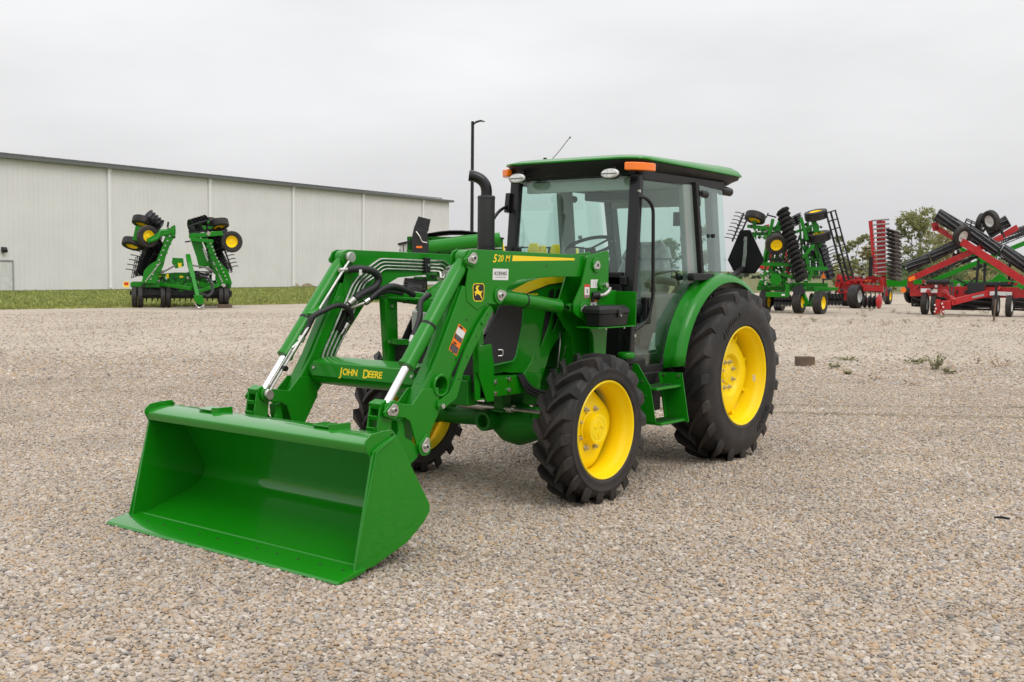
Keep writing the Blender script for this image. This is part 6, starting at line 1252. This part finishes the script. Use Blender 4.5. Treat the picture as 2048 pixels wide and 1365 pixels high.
# ---------------------------------------------------------------- short grass of the lawn
GRASS = mat('grass_blade', (.28, .30, .075), .8, var=.35, vscale=1.2)
def grass_patch():
    n = 52000; u = rng.uniform(0, 1, n); w = rng.uniform(0, 1, n)**1.6
    xs = 6-u*58; edge = np.interp(-xs, [-6, 11.6, 15.4, 22.7, 30, 52], [-29.9, -29.3, -28.4, -27.9, -27.1, -26.9])
    ysv = edge+.10-w*24+rng.normal(0, .10, n)*(w < .05)
    h = rng.uniform(.04, .11, n); a = rng.uniform(0, 2*PI, n); bw = .030
    lean = rng.normal(0, .035, (n, 2))
    v0 = np.c_[xs+np.cos(a)*bw, ysv+np.sin(a)*bw, np.full(n, -.015)]; v1 = np.c_[xs-np.cos(a)*bw, ysv-np.sin(a)*bw, np.full(n, -.015)]; v2 = np.c_[xs+lean[:, 0], ysv+lean[:, 1], h]
    co = np.stack([v0, v1, v2], 1).reshape(-1, 3).astype(np.float32)
    me = bpy.data.meshes.new('lawn_grass'); me.vertices.add(3*n); me.vertices.foreach_set('co', co.ravel()); me.loops.add(3*n); me.loops.foreach_set('vertex_index', np.arange(3*n, dtype=np.int32)); me.polygons.add(n)
    me.polygons.foreach_set('loop_start', np.arange(0, 3*n, 3, dtype=np.int32)); me.update(calc_edges=True); me.materials.append(GRASS)
    return me
lg = link('lawn_grass', grass_patch()); lg['kind'] = 'stuff'; lg['label'] = 'short mown grass of the lawn strip before the warehouse'

# ---------------------------------------------------------------- trees
BARK = mat('tree_bark', (.16, .14, .115), .9, var=.3, bump=.4, bscale=20)
LEAF1 = mat('leaf_olive', (.22, .225, .105), .7, var=.4, vscale=.9); LEAF2 = mat('leaf_green', (.12, .165, .07), .7, var=.4, vscale=.8); LEAF3 = mat('leaf_yellowing', (.30, .265, .13), .7, var=.35, vscale=.9)
for m_, c_ in ((LEAF1, (.40, .41, .17)), (LEAF2, (.24, .32, .12)), (LEAF3, (.50, .45, .2))):
    t = m_.node_tree; p_ = t.nodes['Principled BSDF']; tl = t.nodes.new('ShaderNodeBsdfTranslucent'); tl.inputs[0].default_value = (*c_, 1); mi = t.nodes.new('ShaderNodeMixShader'); mi.inputs[0].default_value = .45
    t.links.new(p_.outputs[0], mi.inputs[1]); t.links.new(tl.outputs[0], mi.inputs[2]); t.links.new(mi.outputs[0], t.nodes['Material Output'].inputs[0])
def leaf_cloud(blobs, n, size, seed, m, nm='crown'):
    g2 = np.random.default_rng(seed); pts = []
    wts = np.array([b[3]**2.2 for b in blobs]); cnt = (n*wts/wts.sum()).astype(int)
    for (bx, by, bz, br), c in zip(blobs, cnt):
        d = g2.normal(0, 1, (c, 3)); d /= np.linalg.norm(d, axis=1)[:, None]; r = br*g2.uniform(.15, 1, c)**.45
        sub = g2.normal(0, 1, (max(3, c//22), 3)); sub /= np.linalg.norm(sub, axis=1)[:, None]
        idx = g2.integers(0, len(sub), c); cc = sub[idx]*br*g2.uniform(.35, 1.0, len(sub))[idx][:, None]
        mixm = g2.random(c) < .8
        q = np.where(mixm[:, None], cc+g2.normal(0, br*.13, (c, 3)), d*r[:, None]); q[:, 2] *= .8
        pts.append(q+np.array([bx, by, bz]))
    c = np.concatenate(pts); k = len(c)
    a = g2.normal(0, 1, (k, 3)); a /= np.linalg.norm(a, axis=1)[:, None]; b = np.cross(a, g2.normal(0, 1, (k, 3))); b /= np.linalg.norm(b, axis=1)[:, None]
    s = (size*g2.uniform(.5, 1.3, k))[:, None]
    co = np.stack([c-a*s*.5, c+b*s*.32, c+a*s*.5, c-b*s*.32], 1).reshape(-1, 3).astype(np.float32)
    me = bpy.data.meshes.new(nm); me.vertices.add(4*k); me.vertices.foreach_set('co', co.ravel()); me.loops.add(4*k); me.loops.foreach_set('vertex_index', np.arange(4*k, dtype=np.int32)); me.polygons.add(k)
    me.polygons.foreach_set('loop_start', np.arange(0, 4*k, 4, dtype=np.int32)); me.update(calc_edges=True); me.materials.append(m); return me
def tree(name, label, lat, depth, h, wdt, seed, m, n=5200, stems=1, group=None, base=.35, cat='tree'):
    t_ = thing(name, label, cat, place(lat, depth), RZ, group); rg = random.Random(seed); mb = MB(); blobs = []
    for s in range(stems):
        x0 = rg.uniform(-.25, .25)*(stems > 1); top = P(x0*3+rg.uniform(-.1, .1)*wdt, h*rg.uniform(.75, .92), rg.uniform(-.1, .1)*wdt)
        pth = smoothpath([P(x0, -.05, 0), P(x0*1.3+rg.uniform(-.1, .1), h*.3, 0), (P(x0*2, h*.6, 0)+top)/2, top], 4)
        mb.tube(pth, .1, 7, radii=[h*.020*(1-.85*i/(len(pth)-1))/(stems**.4) for i in range(len(pth))])
        for k in range(7):
            f = rg.uniform(base, .95); st0 = pth[int(f*(len(pth)-1))]; a = rg.uniform(0, 2*PI); L_ = wdt*.5*rg.uniform(.5, 1)*(1.15-f*.5)
            e = st0+Vector((math.cos(a)*L_, math.sin(a)*L_, h*rg.uniform(.05, .2)))
            mb.tube(smoothpath([st0, (st0+e)/2+Vector((0, 0, h*.03)), e], 3), .03, 5, radii=[h*.007, h*.006, h*.005, h*.004, h*.003, h*.002, h*.0012])
            blobs.append((e.x, e.y, e.z, wdt*rg.uniform(.13, .24))); 
            if rg.random() < .7: m2 = (st0+e)/2; blobs.append((m2.x+rg.uniform(-.2, .2), m2.y, m2.z+h*.05, wdt*rg.uniform(.10, .17)))
        blobs.append((top.x, top.y, top.z, wdt*.17))
    part('trunk', mb, BARK, t_, smooth=50); link('crown', leaf_cloud(blobs, n, .20, seed, m), t_); return t_
def bush(label, lat, depth, h, wdt, seed, m, n=2600, group=None):
    t_ = thing('bush', label, 'bush', place(lat, depth), RZ, group); rg = random.Random(seed)
    blobs = [(rg.uniform(-.5, .5)*wdt, rg.uniform(-.4, .4)*wdt*.6, h*rg.uniform(.25, .72), min(h*.34, wdt*.25)*rg.uniform(.6, 1.1)) for _ in range(11)]
    part('stem', MB().tube([P(0, 0, 0), P(.1, h*.4, 0)], .05, 5).tube([P(.1, .05, .1), P(-.3, h*.5, .2)], .04, 5), BARK, t_); link('foliage', leaf_cloud(blobs, n, .19, seed, m, 'foliage'), t_)
for a in (('sparse_tree', 'tall sparse multi-stemmed tree between the upright red wing and the crossed harrow', 31.0, 85, 5.7, 3.9, 5, LEAF1, 5200, 4), ('young_tree', 'small thin tree left of the upright red wing', 27.2, 85, 3.6, 2.0, 6, LEAF3, 1500, 2), ('leaning_tree', 'dull green tree half hidden behind the black rolling basket', 25.0, 82, 4.2, 2.2, 8, LEAF1, 2200, 2),
          ('thin_tree', 'thin yellowing tree behind the crossed red wings', 34.6, 88, 5.2, 4.2, 9, LEAF3, 3200, 3), ('round_tree', 'dark green tree seen through the cab side glass', 14.1, 85, 4.9, 2.4, 10, LEAF2, 4200, 2), ('low_tree', 'low dark tree seen through the cab behind the seat', 11.7, 85, 3.9, 2.6, 12, LEAF2, 3200, 2)): tree(*a)
for i, (lat, dp, h_, w_, m_) in enumerate(((22.6, 74, 2.4, 3.2, LEAF1), (24.2, 76, 2.0, 3.0, LEAF3), (25.6, 72, 2.5, 3.4, LEAF2), (27.3, 75, 1.9, 3.2, LEAF1), (28.6, 72, 2.2, 3.2, LEAF2), (30.2, 76, 2.3, 3.4, LEAF1), (32.0, 74, 2.0, 3.6, LEAF3), (33.8, 76, 2.4, 3.4, LEAF1), (35.8, 74, 2.0, 3.6, LEAF2), (38.0, 78, 2.6, 4.0, LEAF1))):
    bush(('leftmost', 'second', 'third', 'fourth', 'fifth', 'sixth', 'seventh', 'eighth', 'ninth', 'rightmost')[i]+' leafy bush from the left in the hedge behind the parked implements' if 0 < i < 9 else ('leftmost', 'rightmost')[i > 0]+' leafy bush in the hedge behind the parked implements', lat, dp, h_, w_, 40+i, m_, 2400, 'bushes behind the parked implements')
def far_wood():
    rg = random.Random(3); bl = []
    for k in range(150):
        la = -40+k*1.05+rg.uniform(-.5, .5); p_ = Cg+Fv*(185+rg.uniform(-8, 8))+Rv*la
        hh = rg.uniform(1.6, 3.4)+1.2*math.sin(la*.09+1); bl.append((p_.x, p_.y, hh*.5, max(.9, hh*.62)))
    return leaf_cloud(bl, 30000, .55, 9, mat('far_leaf', (.075, .095, .055), .8, var=.3, vscale=.15), 'far_treeline')
ft = link('far_treeline', far_wood()); ft['kind'] = 'stuff'; ft['label'] = 'far hazy tree line along the horizon'
